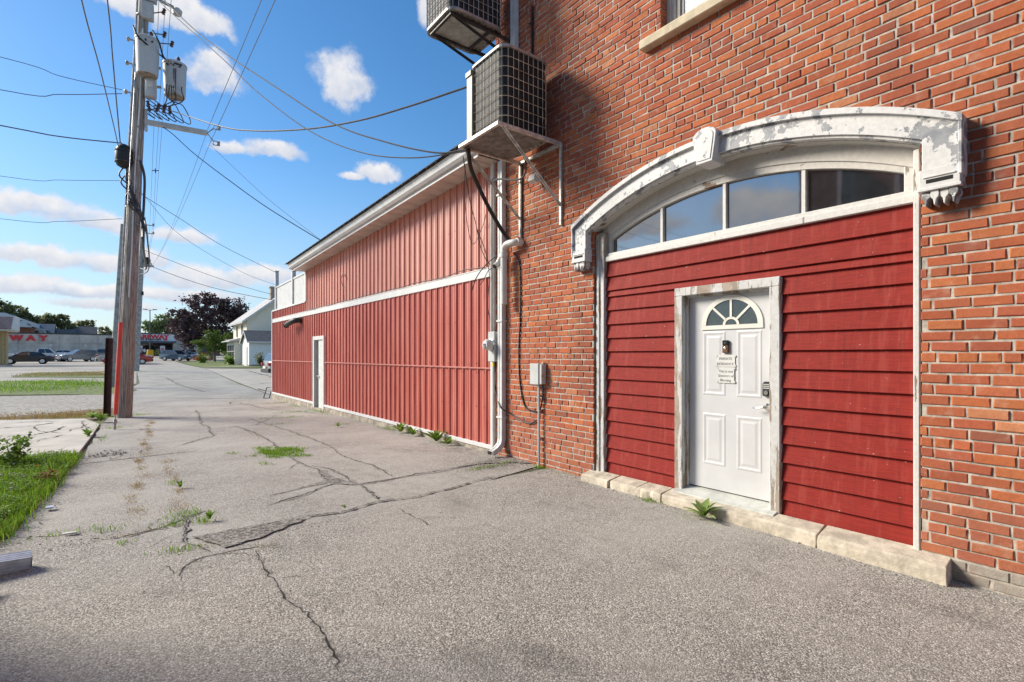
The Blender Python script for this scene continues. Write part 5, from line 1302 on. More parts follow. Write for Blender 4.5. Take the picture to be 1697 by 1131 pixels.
def tree(name, loc, trunk_h, blobs, leaf, n_, mat, label, trunk_r=.3, group=None, bark=None):
    t = thing(name, label, 'tree', loc, 0, group); rr = random.Random(int(loc[0]*77+loc[1]*13)); b = MB(); top_ = max(z+r for x,y,z,r in blobs)
    b.tube([(0,0,-.3),(rr.uniform(-.1,.1),0,trunk_h*.6),(rr.uniform(-.2,.2),0,trunk_h*1.15)], [trunk_r*1.25,trunk_r,trunk_r*.75], 9)
    for (x,y,z,r) in blobs:
        p = Vector((0,0,trunk_h*rr.uniform(.75,1.05))); q = Vector((x,y,z)); m_ = p.lerp(q,.5)+Vector((rr.uniform(-.3,.3),rr.uniform(-.3,.3),.2))
        b.tube(curve([p, m_, q], 4), [trunk_r*.45]*3+[trunk_r*.3]*3+[trunk_r*.14]*3, 6)
        for _ in range(4):
            d = Vector((rr.gauss(0,1),rr.gauss(0,1),rr.gauss(.2,.7))).normalized(); b.tube([q, q+d*r*.5, q+d*r*.9], [trunk_r*.12,trunk_r*.07,.015], 4)
    b.build('trunk', bark or MAT_DOORGREY, t, smooth=True)
    vs = []; fs = []; tot = sum(r*r for *_, r in blobs)
    for (x,y,z,r) in blobs:
        k = int(n_*r*r/tot); clumps = []
        for _ in range(max(10, int(r*14))):
            d = Vector((rr.gauss(0,1),rr.gauss(0,1),rr.gauss(0,1))).normalized(); clumps.append((d*r*(rr.random()**.4)*.95, rr.uniform(.18,.42)*min(r,2.2)))
        for _ in range(k):
            c, cr = rr.choice(clumps); d = Vector((rr.gauss(0,1),rr.gauss(0,1),rr.gauss(0,.75)))
            p = Vector((x,y,z)) + c + d*cr*.55
            if p.z < .6: continue
            nn = (d.normalized()*.6 + Vector((rr.gauss(0,1),rr.gauss(0,1),rr.gauss(.6,1)))).normalized()
            a = nn.cross(Vector((rr.gauss(0,1),rr.gauss(0,1),rr.gauss(0,1)))).normalized(); q = nn.cross(a); s = leaf*rr.uniform(.6,1.35); o = len(vs)
            vs += [p-a*s*.5, p+q*s*.32, p+a*s*.6, p-q*s*.32]; fs.append((o,o+1,o+2,o+3))
    me = bpy.data.meshes.new('crown'); me.from_pydata([tuple(v) for v in vs], [], fs); me.materials.append(mat); link('crown', me, t)
    return t
MAT_PURPLE = leafmat('purple_leaves', [(.055,.032,.042),(.105,.062,.07),(.15,.105,.11),(.075,.058,.062)], .25, .55)
MAT_LGREEN = leafmat('maple_leaves', [(.045,.10,.02),(.08,.16,.03),(.15,.23,.04),(.20,.19,.05)], .35)
MAT_DGREEN = leafmat('oak_leaves', [(.13,.165,.07),(.19,.22,.10),(.28,.27,.13),(.16,.19,.08)], .5)
MAT_HGREEN = leafmat('hazy_leaves', [(.16,.22,.09),(.22,.28,.13),(.14,.20,.08)], .4)
tree('purple_maple', (12.3,101.5,.65), 2.4, [(-3.6,0,5.2,2.9),(-1.6,-1,8.3,3.3),(-2.8,1,3.6,2.2),(1.2,.5,6.2,3.0),(3.2,0,8.6,2.6),(4.6,1,6.8,2.5),(.2,.5,3.8,2.3),(-4.7,0,7.0,1.7),(5.6,0,4.6,1.9),(1.0,0,9.4,1.6),(-.6,-.5,10.4,1.3)], .40, 15000, MAT_PURPLE, 'large dark purple leaved tree behind the cream house', .42)
tree('green_maple', (11.1,88.5,.5), 1.4, [(-1.5,0,2.5,1.35),(0,0,3.2,1.5),(1.5,0,3.1,1.45),(-.6,0,3.9,1.0),(2.0,0,2.2,1.2),(.9,-.5,2.1,1.2),(-2.3,0,2.6,.9),(2.3,0,3.6,.9)], .22, 5200, MAT_LGREEN, 'small round green tree in front of the purple tree', .16)
shrubby('flower_bed', (8.6,80.5,g(80)), 1.0, 1.7, 900, MAT_GRASS, 'flowering bush with red blooms on the front lawn', 'bush', .2, stems=9)
b = MB(); rr = random.Random(4)
for i in range(46): b.lathe([(.03,0),(.10,.06),(.06,.13)], (8.6+rr.gauss(-.7 if i < 28 else .6,.35),80.2+rr.gauss(0,.4),g(80)+rr.uniform(.35,1.05)), (0,0,1), 6)
b.build('red_blooms', M('red_petals', (.5,.03,.05), .6), None, kind='stuff')
shrubby('hosta_bush', (10.5,69.5,.3), .95, 1.4, 700, MAT_WEED, 'bright green leafy bush at left of the garage', 'bush', .28, stems=9)
shrubby('hosta_bush', (10.9,72.5,.3), 1.5, 1.0, 420, MAT_WEED, 'taller green bush against wall of the cream house', 'bush', .28, stems=7)
shrubby('dark_bush', (11.7,59.3,g(59)), 1.35, 1.0, 420, MAT_DGREEN, 'dark spiky bush at foot of the white garage', 'bush', .22, stems=9)
TB = 'trees beyond the store'
tree('roof_tree', (-24,168,1.5), 4, [(-3,0,9.2,3.0),(0,0,9.8,3.2),(3.4,0,9.4,2.9),(6.0,0,8.6,2.2),(-7,0,8.5,3.2),(4.6,0,7.0,2.3)], .75, 6500, MAT_DGREEN, 'broad green tree rising at far left above the canopy', .4, TB)
tree('roof_tree', (-14.5,172,1.5), 3.5, [(-2.0,0,7.8,2.4),(0,0,8.4,2.3),(2.4,0,8.6,1.7),(3.4,0,7.0,1.8)], .6, 3600, MAT_DGREEN, 'olive green tree over blue roofed house behind the store', .35, TB)
tree('roof_tree', (-8.0,182,1.5), 3.5, [(-.6,0,8.0,1.7),(.8,0,8.6,1.4),(4.4,0,6.4,1.7)], .5, 1800, MAT_DGREEN, 'small tree behind grey roofs over the store wall', .3, TB)
tree('roof_tree', (9.5,168,1.5), 4, [(-3,0,7.4,2.4),(-.5,0,8.4,2.6),(3.2,0,8.6,2.8),(7,0,7.6,2.6),(1,0,6,2.6)], .75, 4200, MAT_HGREEN, 'pale airy green tree above the store entrance', .35, TB)
tree('roof_tree', (40,190,1.5), 4, [(-6,0,6,4),(0,0,7,4.5),(7,0,6,4)], .8, 1800, MAT_DGREEN, 'far tree mass behind the purple tree', .4, TB)

rr = random.Random(77); b = MB()
for i in range(5200):
    x = rr.uniform(-190, -34) if i % 3 else rr.uniform(24, 150); h = 7 + 2.5*math.sin(x*.13) + 1.6*math.sin(x*.41); y = 205 + rr.gauss(0, 5); z = 1.5 + h*rr.random()**.7
    d = Vector((rr.gauss(0,1), rr.gauss(0,1), rr.gauss(0,1))).normalized()*.75; q = d.cross(Vector((rr.gauss(0,1),rr.gauss(0,1),rr.gauss(0,1))).normalized()); p = Vector((x,y,z))
    b.add([p-d, p+q*.8, p+d, p-q*.8], [(0,1,2,3)])
b.build('far_woods', MAT_DGREEN, None, kind='stuff')

# ------------------------------------------------------------------ cream house and white garage
def siding(mb, ax, a0, a1, const, z0, z1, step=.14, t=.012, sgn=-1):
    z = z0
    while z < z1-.01:
        zt = min(z+step, z1)
        if ax == 'x': mb.add([(a0,const+sgn*t,z),(a1,const+sgn*t,z),(a1,const,zt),(a0,const,zt)], [(0,1,2,3)])
        else: mb.add([(const+sgn*t,a0,z),(const+sgn*t,a1,z),(const,a1,zt),(const,a0,zt)], [(0,1,2,3)])
        z = zt
MAT_CREAM = M('cream_siding', (.84,.77,.61), .6, var=.05); MAT_WSIDE = M('white_siding', (.82,.82,.82), .55, var=.04); MAT_LROOF = M('pale_roof', (.42,.42,.43), .8, var=.15, vs=3)
HX0, HX1, HYa, HYb, HZ = 11.6, 19.6, 66.5, 75.5, .22
ho = thing('cream_house', 'cream two storey house with white rake boards behind red building', 'house', (HX0,HYa,HZ))
b = MB(); he = 5.45; hp = 8.6; xm = (HX0+HX1)/2
b.box(HX0,HYa+.01,HZ-.3,HX1,HYb,HZ+he); b.prism([(HZ+he,HX0),(HZ+hp,xm),(HZ+he,HX1)], 'y', HYa+.01, HYb); bp(b, 'walls', MAT_CREAM, ho)
b = MB(); siding(b,'x',HX0,HX1,HYa,HZ,HZ+he,.2); siding(b,'y',HYa,HYb,HX0,HZ,HZ+he,.2)
z = HZ+he
while z < HZ+hp-.2:
    f = (z-HZ-he)/(hp-he); w = (HX1-HX0)/2*(1-f); b.add([(xm-w,HYa-.012,z),(xm+w,HYa-.012,z),(xm+w*.94,HYa,z+.2),(xm-w*.94,HYa,z+.2)], [(0,1,2,3)]); z += .2
bp(b, 'siding', MAT_CREAM, ho, kind='stuff')
for s in (0, 1):
    x0_, x1_ = (HX0-.6, xm) if s == 0 else (HX1+.6, xm); sl = (hp-he)/(xm-HX0); za = HZ+he+.02-.6*sl
    b = MB(); b.prism([(za,x0_),(za+.22,x0_),(HZ+hp+.3,x1_),(HZ+hp+.06,x1_)], 'y', HYa-.5, HYb+.5); bp(b, 'roof', MAT_LROOF, ho)
    b = MB(); b.prism([(za-.02,x0_),(za+.20,x0_),(HZ+hp+.28,x1_),(HZ+hp+.02,x1_)], 'y', HYa-.56, HYa-.505); bp(b, 'rake_board', MAT_TRIM, ho)
for yy in (69.2, 72.6):
    b = MB(); b.box(HX0-.06,yy-.45,HZ+3.5,HX0-.01,yy+.45,HZ+5.1); w_ = bp(b, 'window', MAT_TRIM, ho); b = MB(); b.box(HX0-.075,yy-.36,HZ+3.58,HX0-.055,yy+.36,HZ+5.02); bp(b, 'pane', MAT_CARGLASS, w_)
b = MB(); b.box(HX0-.9,69.0,HZ-.2,HX0-.02,74.5,HZ+2.9); po_ = bp(b, 'sun_porch', MAT_TRIM, ho)
for k in range(4):
    b = MB(); b.box(HX0-.93,69.2+k*1.3,HZ+1.0,HX0-.895,70.3+k*1.3,HZ+2.5); bp(b, 'pane', MAT_CARGLASS, po_)
    b = MB(); b.box(HX0-.945,69.2+k*1.3,HZ+1.72,HX0-.93,70.3+k*1.3,HZ+1.78); b.box(HX0-.945,69.73+k*1.3,HZ+1.0,HX0-.931,69.78+k*1.3,HZ+2.5); bp(b, 'muntin', MAT_TRIM, po_)
b = MB(); b.prism([(HZ+2.9,HX0-1.5),(HZ+3.0,HX0-1.5),(HZ+3.45,HX0-.02),(HZ+2.95,HX0-.02)], 'y', 68.6, 74.8); bp(b, 'porch_roof', MAT_LROOF, ho)
b = MB(); b.box(14.55,68.2,HZ+7.2,15.25,68.9,HZ+9.6); b.box(14.45,68.1,HZ+9.6,15.35,69.0,HZ+9.75); bp(b, 'chimney', MAT_CONC, ho)
GX0, GX1, GY0, GY1 = 11.05, 17.5, 62.1, 65.9; GZ0 = .2; ge = 2.85; gpk = 3.95
ga = thing('white_garage', 'low white garage with grey shingle roof before the cream house', 'garage', (GX0,GY0,GZ0))
b = MB(); b.box(GX0,GY0,GZ0-.3,GX1,GY1,GZ0+ge); ym = (GY0+GY1)/2; b.prism([(GY0,GZ0+ge),(GY1,GZ0+ge),(ym,GZ0+gpk)], 'x', GX0, GX1); bp(b, 'walls', MAT_WSIDE, ga)
b = MB(); siding(b,'x',GX0,GX1,GY0-.003,GZ0+.25,GZ0+ge,.19,.014); bp(b, 'siding', MAT_WSIDE, ga, kind='stuff')
b = MB(); b.box(GX0-.02,GY0-.03,GZ0-.3,GX1,GY1+.03,GZ0+.25); bp(b, 'footing', MAT_CONC, ga)
sl = (gpk-ge)/(ym-GY0)
for s in (0, 1):
    y0_ = GY0-.35 if s == 0 else GY1+.35; za = GZ0+ge-.35*sl
    b = MB(); b.prism([(y0_,za+.02),(y0_,za+.14),(ym,GZ0+gpk+.16),(ym,GZ0+gpk+.04)], 'x', GX0-.22, GX1+.2); bp(b, 'roof', MAT_GRYSHING, ga)
    b = MB(); b.prism([(y0_,za-.05),(y0_,za+.125),(ym,GZ0+gpk+.145),(ym,GZ0+gpk-.02)], 'x', GX0-.27, GX0-.222); bp(b, 'rake_board', MAT_TRIM, ga)
b = MB(); b.box(GX0-.20,GY0-.42,GZ0+ge-.2,GX1,GY0-.36,GZ0+ge-.04); bp(b, 'gutter', MAT_TRIM, ga)
b = MB(); b.box(GX0-.05,62.9,GZ0-.02,GX0-.01,64.6,GZ0+2.25); dfr = bp(b, 'door', MAT_TRIM, ga); b = MB(); b.box(GX0-.07,63.05,GZ0,GX0-.045,64.45,GZ0+2.1); bp(b, 'door_panel', M('white_side_door', (.66,.67,.69), .5, var=.03), dfr)
mb_ = thing('mailbox', 'small dark mailbox post on lawn near the green tree', 'mailbox', (11.0,77.5,g(77)))
b = MB(); b.box(-.05,-.05,0,.05,.05,1.05); b.build('post', MAT_DKSTEEL, mb_); b = MB(); b.box(-.25,-.12,1.05,.25,.12,1.35); b.build('box', MAT_DKSTEEL, mb_, bevel=.03)

# ------------------------------------------------------------------ supermarket and the houses behind
SY = 137.0; SZ = g(137)-.1
st_ = thing('supermarket', 'long low concrete supermarket with red letters beyond the lot', 'store', (0,SY,SZ))
MAT_PANEL = M('precast_concrete', (.58,.53,.46), .9, var=.14, vs=.6, bmp=.3, bs=6); MAT_CAPD = M('dark_parapet_cap', (.05,.052,.06), .6)
b = MB(); b.box(-48,SY,SZ-.5,.8,SY+26,SZ+4.45); bp(b, 'wall', MAT_PANEL, st_)
for x in range(-46, 0, 3):
    b = MB(); b.box(x,SY-.06,SZ,x+2.94,SY-.003,SZ+2.55); bp(b, 'lower_panel', MAT_PANEL, st_, bevel=.02)
    b = MB(); b.box(x,SY-.10,SZ+2.60,x+2.96,SY-.004,SZ+4.40); bp(b, 'upper_panel', MAT_PANEL, st_, bevel=.02)
b = MB(); b.box(-48.1,SY-.2,SZ+4.45,.8,SY+26,SZ+4.66); bp(b, 'parapet_cap', MAT_CAPD, st_)
MAT_LETTER = M('red_sign_letters', (.72,.015,.03), .4, var=.04)
for ch, x in (('E',-18.9),('W',-16.3),('A',-14.25),('Y',-12.43)):
    o = text(ch, 1.36, (x,SY-.22-SY,3.16), MAT_LETTER, 'letter', st_, (rad(90),0,0), .07, 'CENTER', .10, 1.25)
# entrance
EX0, EX1 = .82, 9.4
b = MB(); b.box(EX0,SY+2.2,SZ-.3,EX1+8,SY+26,SZ+4.6); bp(b, 'entrance_mass', MAT_PANEL, st_)
b = MB(); b.box(EX0,SY-.25,SZ+3.34,EX1,SY+2.2,SZ+4.85); sb = bp(b, 'sign_board', M('pale_grey_sign_board', (.66,.70,.76), .5, var=.03), st_)
b = MB(); b.box(EX0-.1,SY-.3,SZ+4.86,EX1+.1,SY+2.2,SZ+5.12); bp(b, 'parapet_cap', MAT_CAPD, st_)
b = MB(); b.box(EX0,SY-.9,SZ+2.88,EX1+.1,SY+2.2,SZ+3.33); bp(b, 'canopy', M('dark_grey_canopy', (.075,.085,.10), .5), st_)
text('FAREWAY', 1.18, (5.05,-.32,3.88), MAT_LETTER, 'letters', st_, (rad(90),0,0), .05, 'CENTER', .055, 1.18)
text('MEAT & GROCERY', .46, (4.7,-.30,3.52), M('dark_sign_letters', (.03,.03,.05), .5), 'letters', st_, (rad(90),0,0), .03, 'CENTER', .02, 1.15)
b = MB(); b.box(7.27,SY-.30,SZ+3.52,7.95,SY-.255,SZ+3.80); bp(b, 'red_bar', MAT_LETTER, st_)
b = MB(); b.box(EX0+.3,SY+2.1,SZ,EX1-.3,SY+2.19,SZ+2.87); bp(b, 'glass_front', MAT_CARGLASS, st_)
for x in (EX0+.3, 3.2, 5.2, 7.2, 8.9):
    b = MB(); b.box(x-.06,SY+2.03,SZ,x+.06,SY+2.10,SZ+2.87); bp(b, 'mullion', MAT_DKSTEEL, st_)
for x in (1.1, 9.3):
    b = MB(); b.box(x-.25,SY-.5,SZ,x+.25,SY,SZ+2.87); bp(b, 'column', MAT_CAPD if x < 5 else MAT_PANEL, st_)
GH = 'houses behind the store'
def house(x0, x1, y0, y1, z0, he, hp, wall, roof, label, ridge='x'):
    t = thing('far_house', label, 'house', (x0,y0,z0), 0, GH); b = MB(); b.box(x0,y0,z0-1,x1,y1,z0+he); 
    if ridge == 'x': ym = (y0+y1)/2; b.prism([(y0,z0+he),(y1,z0+he),(ym,z0+hp)], 'x', x0+.05, x1-.05)
    else: xm = (x0+x1)/2; b.prism([(z0+he,x0),(z0+hp,xm),(z0+he,x1)], 'y', y0+.05, y1-.05)
    bp(b, 'walls', wall, t)
    for s in (0, 1):
        b = MB()
        if ridge == 'x':
            a = y0-.4 if s == 0 else y1+.4; sl = (hp-he)/(ym-y0); b.prism([(a,z0+he-.4*sl),(a,z0+he+.18-.4*sl),(ym,z0+hp+.2),(ym,z0+hp+.02)], 'x', x0-.4, x1+.4)
        else:
            a = x0-.4 if s == 0 else x1+.4; sl = (hp-he)/(xm-x0); b.prism([(z0+he-.4*sl,a),(z0+he+.18-.4*sl,a),(z0+hp+.2,xm),(z0+hp+.02,xm)], 'y', y0-.4, y1+.4)
        bp(b, 'roof', roof, t)
    return t
MAT_BLUEROOF = M('blue_grey_shingle', (.15,.18,.22), .9, var=.2); MAT_ORBRICK = M('orange_brick_far', (.33,.115,.05), .9, var=.2, vs=3)
house(-10.5, -5.6, 168, 176, 1.5, 4.6, 7.2, MAT_GRYSHING, MAT_GRYSHING, 'grey shingled house roof right of the others behind the store')
house(-13.4, -9.6, 166, 174, 1.5, 4.4, 6.35, MAT_GRYSHING, MAT_GRYSHING, 'lower grey house roof beside the higher grey one')
fh = house(-17.4, -12.9, 158, 166, 1.5, 4.7, 7.15, MAT_TRIM, MAT_BLUEROOF, 'house with blue grey roof and white dormer behind the store')
b = MB(); b.box(-15.9,156.6,5.3,-13.9,158.9,7.2); dm_ = bp(b, 'dormer', MAT_TRIM, fh); b = MB(); b.box(-15.7,156.5,6.5,-15.0,156.58,7.0); b.box(-14.8,156.5,6.5,-14.1,156.58,7.0); bp(b, 'pane', MAT_CARGLASS, dm_)
b = MB(); b.prism([(7.2,-16.2),(7.32,-16.2),(7.6,-14.9),(7.32,-13.6),(7.2,-13.6)], 'y', 156.4, 159.4); bp(b, 'dormer_roof', MAT_TRIM, fh)
hb = thing('brick_hall', 'orange brick hall with white sloping clerestory behind the canopy', 'building', (-20,150,1.4))
b = MB(); b.box(-34,150,.5,-15.6,165,7.6); bp(b, 'walls', MAT_ORBRICK, hb)
b = MB(); b.prism([(7.62,-34.5),(9.6,-34.5),(10.4,-19.5),(8.55,-15.2),(7.62,-15.2)], 'y', 149.5, 165); bp(b, 'white_clerestory', MAT_TRIM, hb)
b = MB(); b.prism([(8.75,-17.6),(8.75,-16.8),(9.25,-17.6)], 'y', 149.42, 149.48); b.prism([(7.85,-16.1),(7.85,-15.3),(8.4,-16.1)], 'y', 149.42, 149.48); bp(b, 'dark_glazing', MAT_CARGLASS, hb)
b = MB(); b.box(-34.3,149.3,7.45,-15.4,149.49,7.75); bp(b, 'white_band', MAT_TRIM, hb)
# canopy at left edge
ca = thing('drive_canopy', 'brown roofed canopy on striped tan column at left edge', 'canopy', (-9.9,76.6,g(76)))
b = MB(); b.prism([(74.6,4.2),(74.6,4.3),(76.0,5.6),(79.2,5.6),(79.2,4.2)], 'x', -24, -9.25); bp(b, 'roof', M('brown_shingle', (.32,.215,.18), .9, var=.15, vs=3), ca)
b = MB(); b.box(-24.1,74.45,4.05,-9.2,79.3,4.19); bp(b, 'eave_board', M('cream_trim', (.6,.55,.45), .6), ca)
b = MB(); b.prism([(74.5,4.19),(74.5,4.4),(76.0,5.72),(79.3,5.72),(79.3,4.19)], 'x', -9.245, -9.16); bp(b, 'end_board', MAT_TRIM, ca)
for i in range(5):
    b = MB(); b.box(-10.40+.13*i,76.1+.02*(i%2),g(76)-.1,-10.275+.13*i,76.7,4.06); bp(b, 'column_rib', M('tan_column_%d' % i, [(.50,.37,.17),(.40,.30,.15)][i%2], .7) if i < 2 else bpy.data.materials['tan_column_%d' % (i%2)], ca)
b = MB(); b.box(-10.6,75.9,g(76)-.1,-9.5,77.2,g(76)+.12); bp(b, 'plinth', MAT_CONC, ca)

# ------------------------------------------------------------------ vehicles
PAINT = {}
def paint(name, c, metal=.0):
    if name not in PAINT: 
        m = M('paint_'+name, c, .16, metal, var=.03); PAINT[name] = m
    return PAINT[name]
MAT_TYRE = M('tyre_rubber', (.02,.02,.02), .8); MAT_RIM = M('alloy_rim', (.62,.62,.62), .35, .6); MAT_HL = M('headlight', (.65,.67,.7), .15); MAT_TL = M('taillight', (.35,.015,.015), .25); MAT_CARTRIM = M('black_bumper', (.035,.035,.038), .6); MAT_PLATE = M('number_plate', (.7,.7,.72), .5)
def arch(cx, r=.40, zb=.27):
    return [(cx + r*math.cos(math.pi - math.pi*i/6)*-1 if False else cx - r*math.cos(math.pi*i/6), zb + r*math.sin(math.pi*i/6)*.95) for i in range(7)]
CARS = {
 'sedan': dict(L=4.75, W=1.80, top=[(-2.36,.55),(-2.33,.86),(-2.15,.98),(-1.6,1.0),(1.0,.96),(1.8,.86),(2.25,.70),(2.36,.50)], cab=[(-1.75,.97),(-1.0,1.38),(-.1,1.45),(.35,1.42),(1.25,.94)], wb=1.38),
 'suv':   dict(L=4.6, W=1.84, top=[(-2.28,.55),(-2.28,.95),(-2.2,1.05),(-1.6,1.07),(.95,1.05),(1.75,1.0),(2.18,.86),(2.28,.55)], cab=[(-2.2,1.04),(-1.95,1.60),(-1.2,1.68),(.1,1.66),(1.0,1.04)], wb=1.36),
 'pickup':dict(L=5.6, W=1.95, top=[(-2.78,.62),(-2.78,1.08),(-2.7,1.12),(-.8,1.12),(1.35,1.12),(2.2,1.08),(2.66,.98),(2.76,.6)], cab=[(-.75,1.10),(-.62,1.78),(0.1,1.84),(.7,1.82),(1.45,1.10)], wb=1.72),
}
def car(kind, col, loc, head, label, name='parked_car', cat='car', group='cars parked in the store lot', two=None):
    S = CARS[kind]; t = thing(name, label, cat, loc, head, group); hw = S['W']/2; wb = S['wb']; L = S['L']/2
    bot = [(L-.02,.32)] + arch(wb)[::-1] + arch(-wb)[::-1] + [(-L+.02,.32)]
    P = S['top'] + [(x, z) for x, z in bot]
    zc = .75; vs = []; ST = [(-hw,.93),(-hw+.04,.975),(-hw+.14,1),(hw-.14,1),(hw-.04,.975),(hw,.93)]
    N = len(P)
    for y, k in ST:
        for x, z in P:
            low = z < .68 and abs(abs(x)-wb) < .45
            vs.append((x*(1 if low else k), y, z if low else zc+(z-zc)*k))
    fs = [tuple(range(N)), tuple(reversed([(len(ST)-1)*N+i for i in range(N)]))]
    for i in range(len(ST)-1):
        for j in range(N): fs.append((i*N+j, i*N+(j+1)%N, (i+1)*N+(j+1)%N, (i+1)*N+j))
    b = MB(); b.add(vs, fs)
    C = S['cab']; z0 = C[0][1]; zt = max(z for _, z in C); Nc = len(C)
    wy = lambda z: hw-.08-(z-z0)/(zt-z0)*.19
    b.add([(x,-wy(z),z) for x,z in C] + [(x,wy(z),z) for x,z in C], [tuple(range(Nc)), tuple(range(2*Nc-1,Nc-1,-1))] + [(i,(i+1)%Nc,Nc+(i+1)%Nc,Nc+i) for i in range(Nc)])
    if kind == 'pickup':
        pass
    b.build('body', col, t, smooth=True)
    # glass
    cx = sum(x for x,_ in C)/Nc; zl = z0+.07; zh = zt-.10
    def xat(z, side):
        seg = C[:3] if side < 0 else C[-2:]
        for (xa,za),(xb,zb) in zip(seg, seg[1:]):
            if min(za,zb)-1e-6 <= z <= max(za,zb)+1e-6: return xa+(xb-xa)*(z-za)/(zb-za+1e-9)
        return seg[0][0]
    for s in (-1, 1):
        xl0, xl1, xh0, xh1 = xat(zl,-1)+.14, xat(zl,1)-.18, xat(zh,-1)+.16, xat(zh,1)-.14
        nw = 2 if kind != 'suv' else 3
        for k in range(nw):
            f0, f1 = k/nw+.015, (k+1)/nw-.015; g_ = MB()
            y0, y1 = s*(wy(zl)+.006), s*(wy(zh)+.006)
            q = [(xl0+(xl1-xl0)*f0,y0,zl),(xl0+(xl1-xl0)*f1,y0,zl),(xh0+(xh1-xh0)*f1,y1,zh),(xh0+(xh1-xh0)*f0,y1,zh)]
            g_.add(q+[(a,c-s*.01,e) for a,c,e in q], [(0,1,2,3),(4,7,6,5),(0,4,5,1),(1,5,6,2),(2,6,7,3),(3,7,4,0)]); g_.build('side_window', MAT_CARGLASS, t)
        m_ = MB(); m_.obox((xl1+.05, s*(hw+.06), z0+.07), ((1,0,0),(0,1,0),(0,0,1)), (.07,.09,.06)); m_.build('mirror', two or col, t, bevel=.02)
    for side, nm in ((1,'windscreen'),(-1,'rear_window')):
        g_ = MB(); o = .008*side; xa, xb = xat(zl,side)+o*1.2, xat(zh,side)+o*1.2; ya, yb = wy(zl)-.08, wy(zh)-.06
        q = [(xa,-ya,zl+.004),(xa,ya,zl+.004),(xb,yb,zh+.004),(xb,-yb,zh+.004)]
        g_.add(q+[(x_-.01*side,y_,z_-.008) for x_,y_,z_ in q], [(0,1,2,3),(4,7,6,5),(0,4,5,1),(1,5,6,2),(2,6,7,3),(3,7,4,0)]); g_.build(nm, MAT_CARGLASS, t)
    if kind == 'pickup':
        g_ = MB(); g_.box(-2.62,-hw+.16,1.115,-.86,hw-.16,1.127); g_.build('bed_floor', MAT_CARTRIM, t)
        g_ = MB()
        for s in (-1,1): g_.box(-2.72,s*(hw-.12)-.05,1.10,-.8,s*(hw-.12)+.05,1.19)
        g_.box(-2.77,-hw+.1,1.10,-2.68,hw-.1,1.19); g_.build('bed_rail', col, t, bevel=.02)
    for sx in (-1, 1):
        for sy in (-1, 1):
            r = .34 if kind == 'sedan' else .37
            w_ = link('wheel', None, t) if False else thing('wheel', '', '', (sx*wb, sy*(hw-.12), r-.0))
            for kk in ('label','category'): del w_[kk]
            w_.parent = t
            b = MB(); b.lathe([(r*.62,-.10),(r*.95,-.105),(r,-.07),(r,.07),(r*.95,.105),(r*.62,.10)], (0,0,0), (0,1,0), 20); b.build('tyre', MAT_TYRE, w_, smooth=True)
            b = MB(); b.lathe([(r*.62,.09),(r*.64,.118),(r*.5,.108),(r*.2,.122),(.0,.122)], (0,0,0), (0,sy,0), 16); b.build('rim', MAT_RIM, w_, smooth=True)
            b = MB(); b.lathe([(.37 if kind=='sedan' else .40,0),(.37 if kind=='sedan' else .40,.03)], (sx*wb, sy*(hw-.17), r), (0,sy,0), 16); b.build('wheel_well', MAT_CARTRIM, t)
    for s in (-1, 1):
        zf = S['top'][-2][1]-.03
        b = MB(); b.obox((L-.14, s*(hw-.27), zf), ((1,0,-.2),(0,1,0),(.2,0,1)), (.11,.2,.075)); b.build('headlight', MAT_HL, t, bevel=.02)
        zr = S['top'][1][1]-.06
        b = MB(); b.obox((-L+.04, s*(hw-.2), zr), ((1,0,0),(0,1,0),(0,0,1)), (.09,.15,.10)); b.build('taillight', MAT_TL, t, bevel=.02)
    b = MB(); b.obox((L-.02,0,.42), ((1,0,0),(0,1,0),(0,0,1)), (.09,hw-.1,.12)); b.obox((L-.06,0,.66), ((1,0,0),(0,1,0),(0,0,1)), (.07,hw-.5,.08)); b.build('front_bumper', MAT_CARTRIM, t, bevel=.03)
    b = MB(); b.obox((-L+.03,0,.48), ((1,0,0),(0,1,0),(0,0,1)), (.10,hw-.06,.13)); b.build('rear_bumper', MAT_CARTRIM, t, bevel=.03)
    b = MB(); b.obox((L+.075,0,.50), ((1,0,0),(0,1,0),(0,0,1)), (.01,.26,.08)); b.obox((-L-.075,0,.68), ((1,0,0),(0,1,0),(0,0,1)), (.01,.26,.08)); b.build('number_plate', MAT_PLATE, t)
    return t
def at(x, y): return (x, y, g(y)+.01)
car('sedan', paint('black', (.012,.014,.022)), at(-8.95,83.2), rad(180), 'black sedan parked side on beside the tan column')
car('pickup', paint('white', (.66,.67,.68)), at(-8.8,97.5), rad(0), 'white pickup truck with open bed behind the black sedan', 'parked_pickup', 'pickup')
car('sedan', paint('white'if 0 else 'white2', (.6,.62,.64)), at(-7.6,112.5), rad(10), 'white car mostly hidden behind the white pickup cab')
car('suv', paint('dark_silver', (.18,.19,.21), .4), at(-5.0,95.5), rad(208), 'dark silver sport utility car facing left and forward')
car('suv', paint('grey', (.16,.15,.145), .3), at(-2.9,108), rad(182), 'grey vehicle seen only by its roof behind silver pickup')
car('pickup', paint('silver', (.40,.39,.37), .4), at(.25,81), rad(6), 'silver pickup whose bed shows left of the steel post', 'parked_pickup', 'pickup')
car('sedan', paint('red', (.42,.025,.02)), at(.55,76.6), rad(180), 'red car whose nose shows left of the steel post')
car('sedan', paint('white2', (.6,.62,.64)), at(.1,88.5), rad(0), 'white car half hidden behind the two utility poles')
car('suv', paint('slate_blue', (.12,.17,.23), .5), at(6.8,95.8), rad(-48), 'slate blue sport utility car at end of the alley')
car('suv', paint('pearl', (.58,.60,.62), .2), at(8.9,111), rad(178), 'white sport utility car behind the slate blue one')
car('sedan', paint('dark_grey', (.06,.065,.07), .4), at(8.7,103.2), rad(-50), 'dark grey car tucked between blue and white cars')
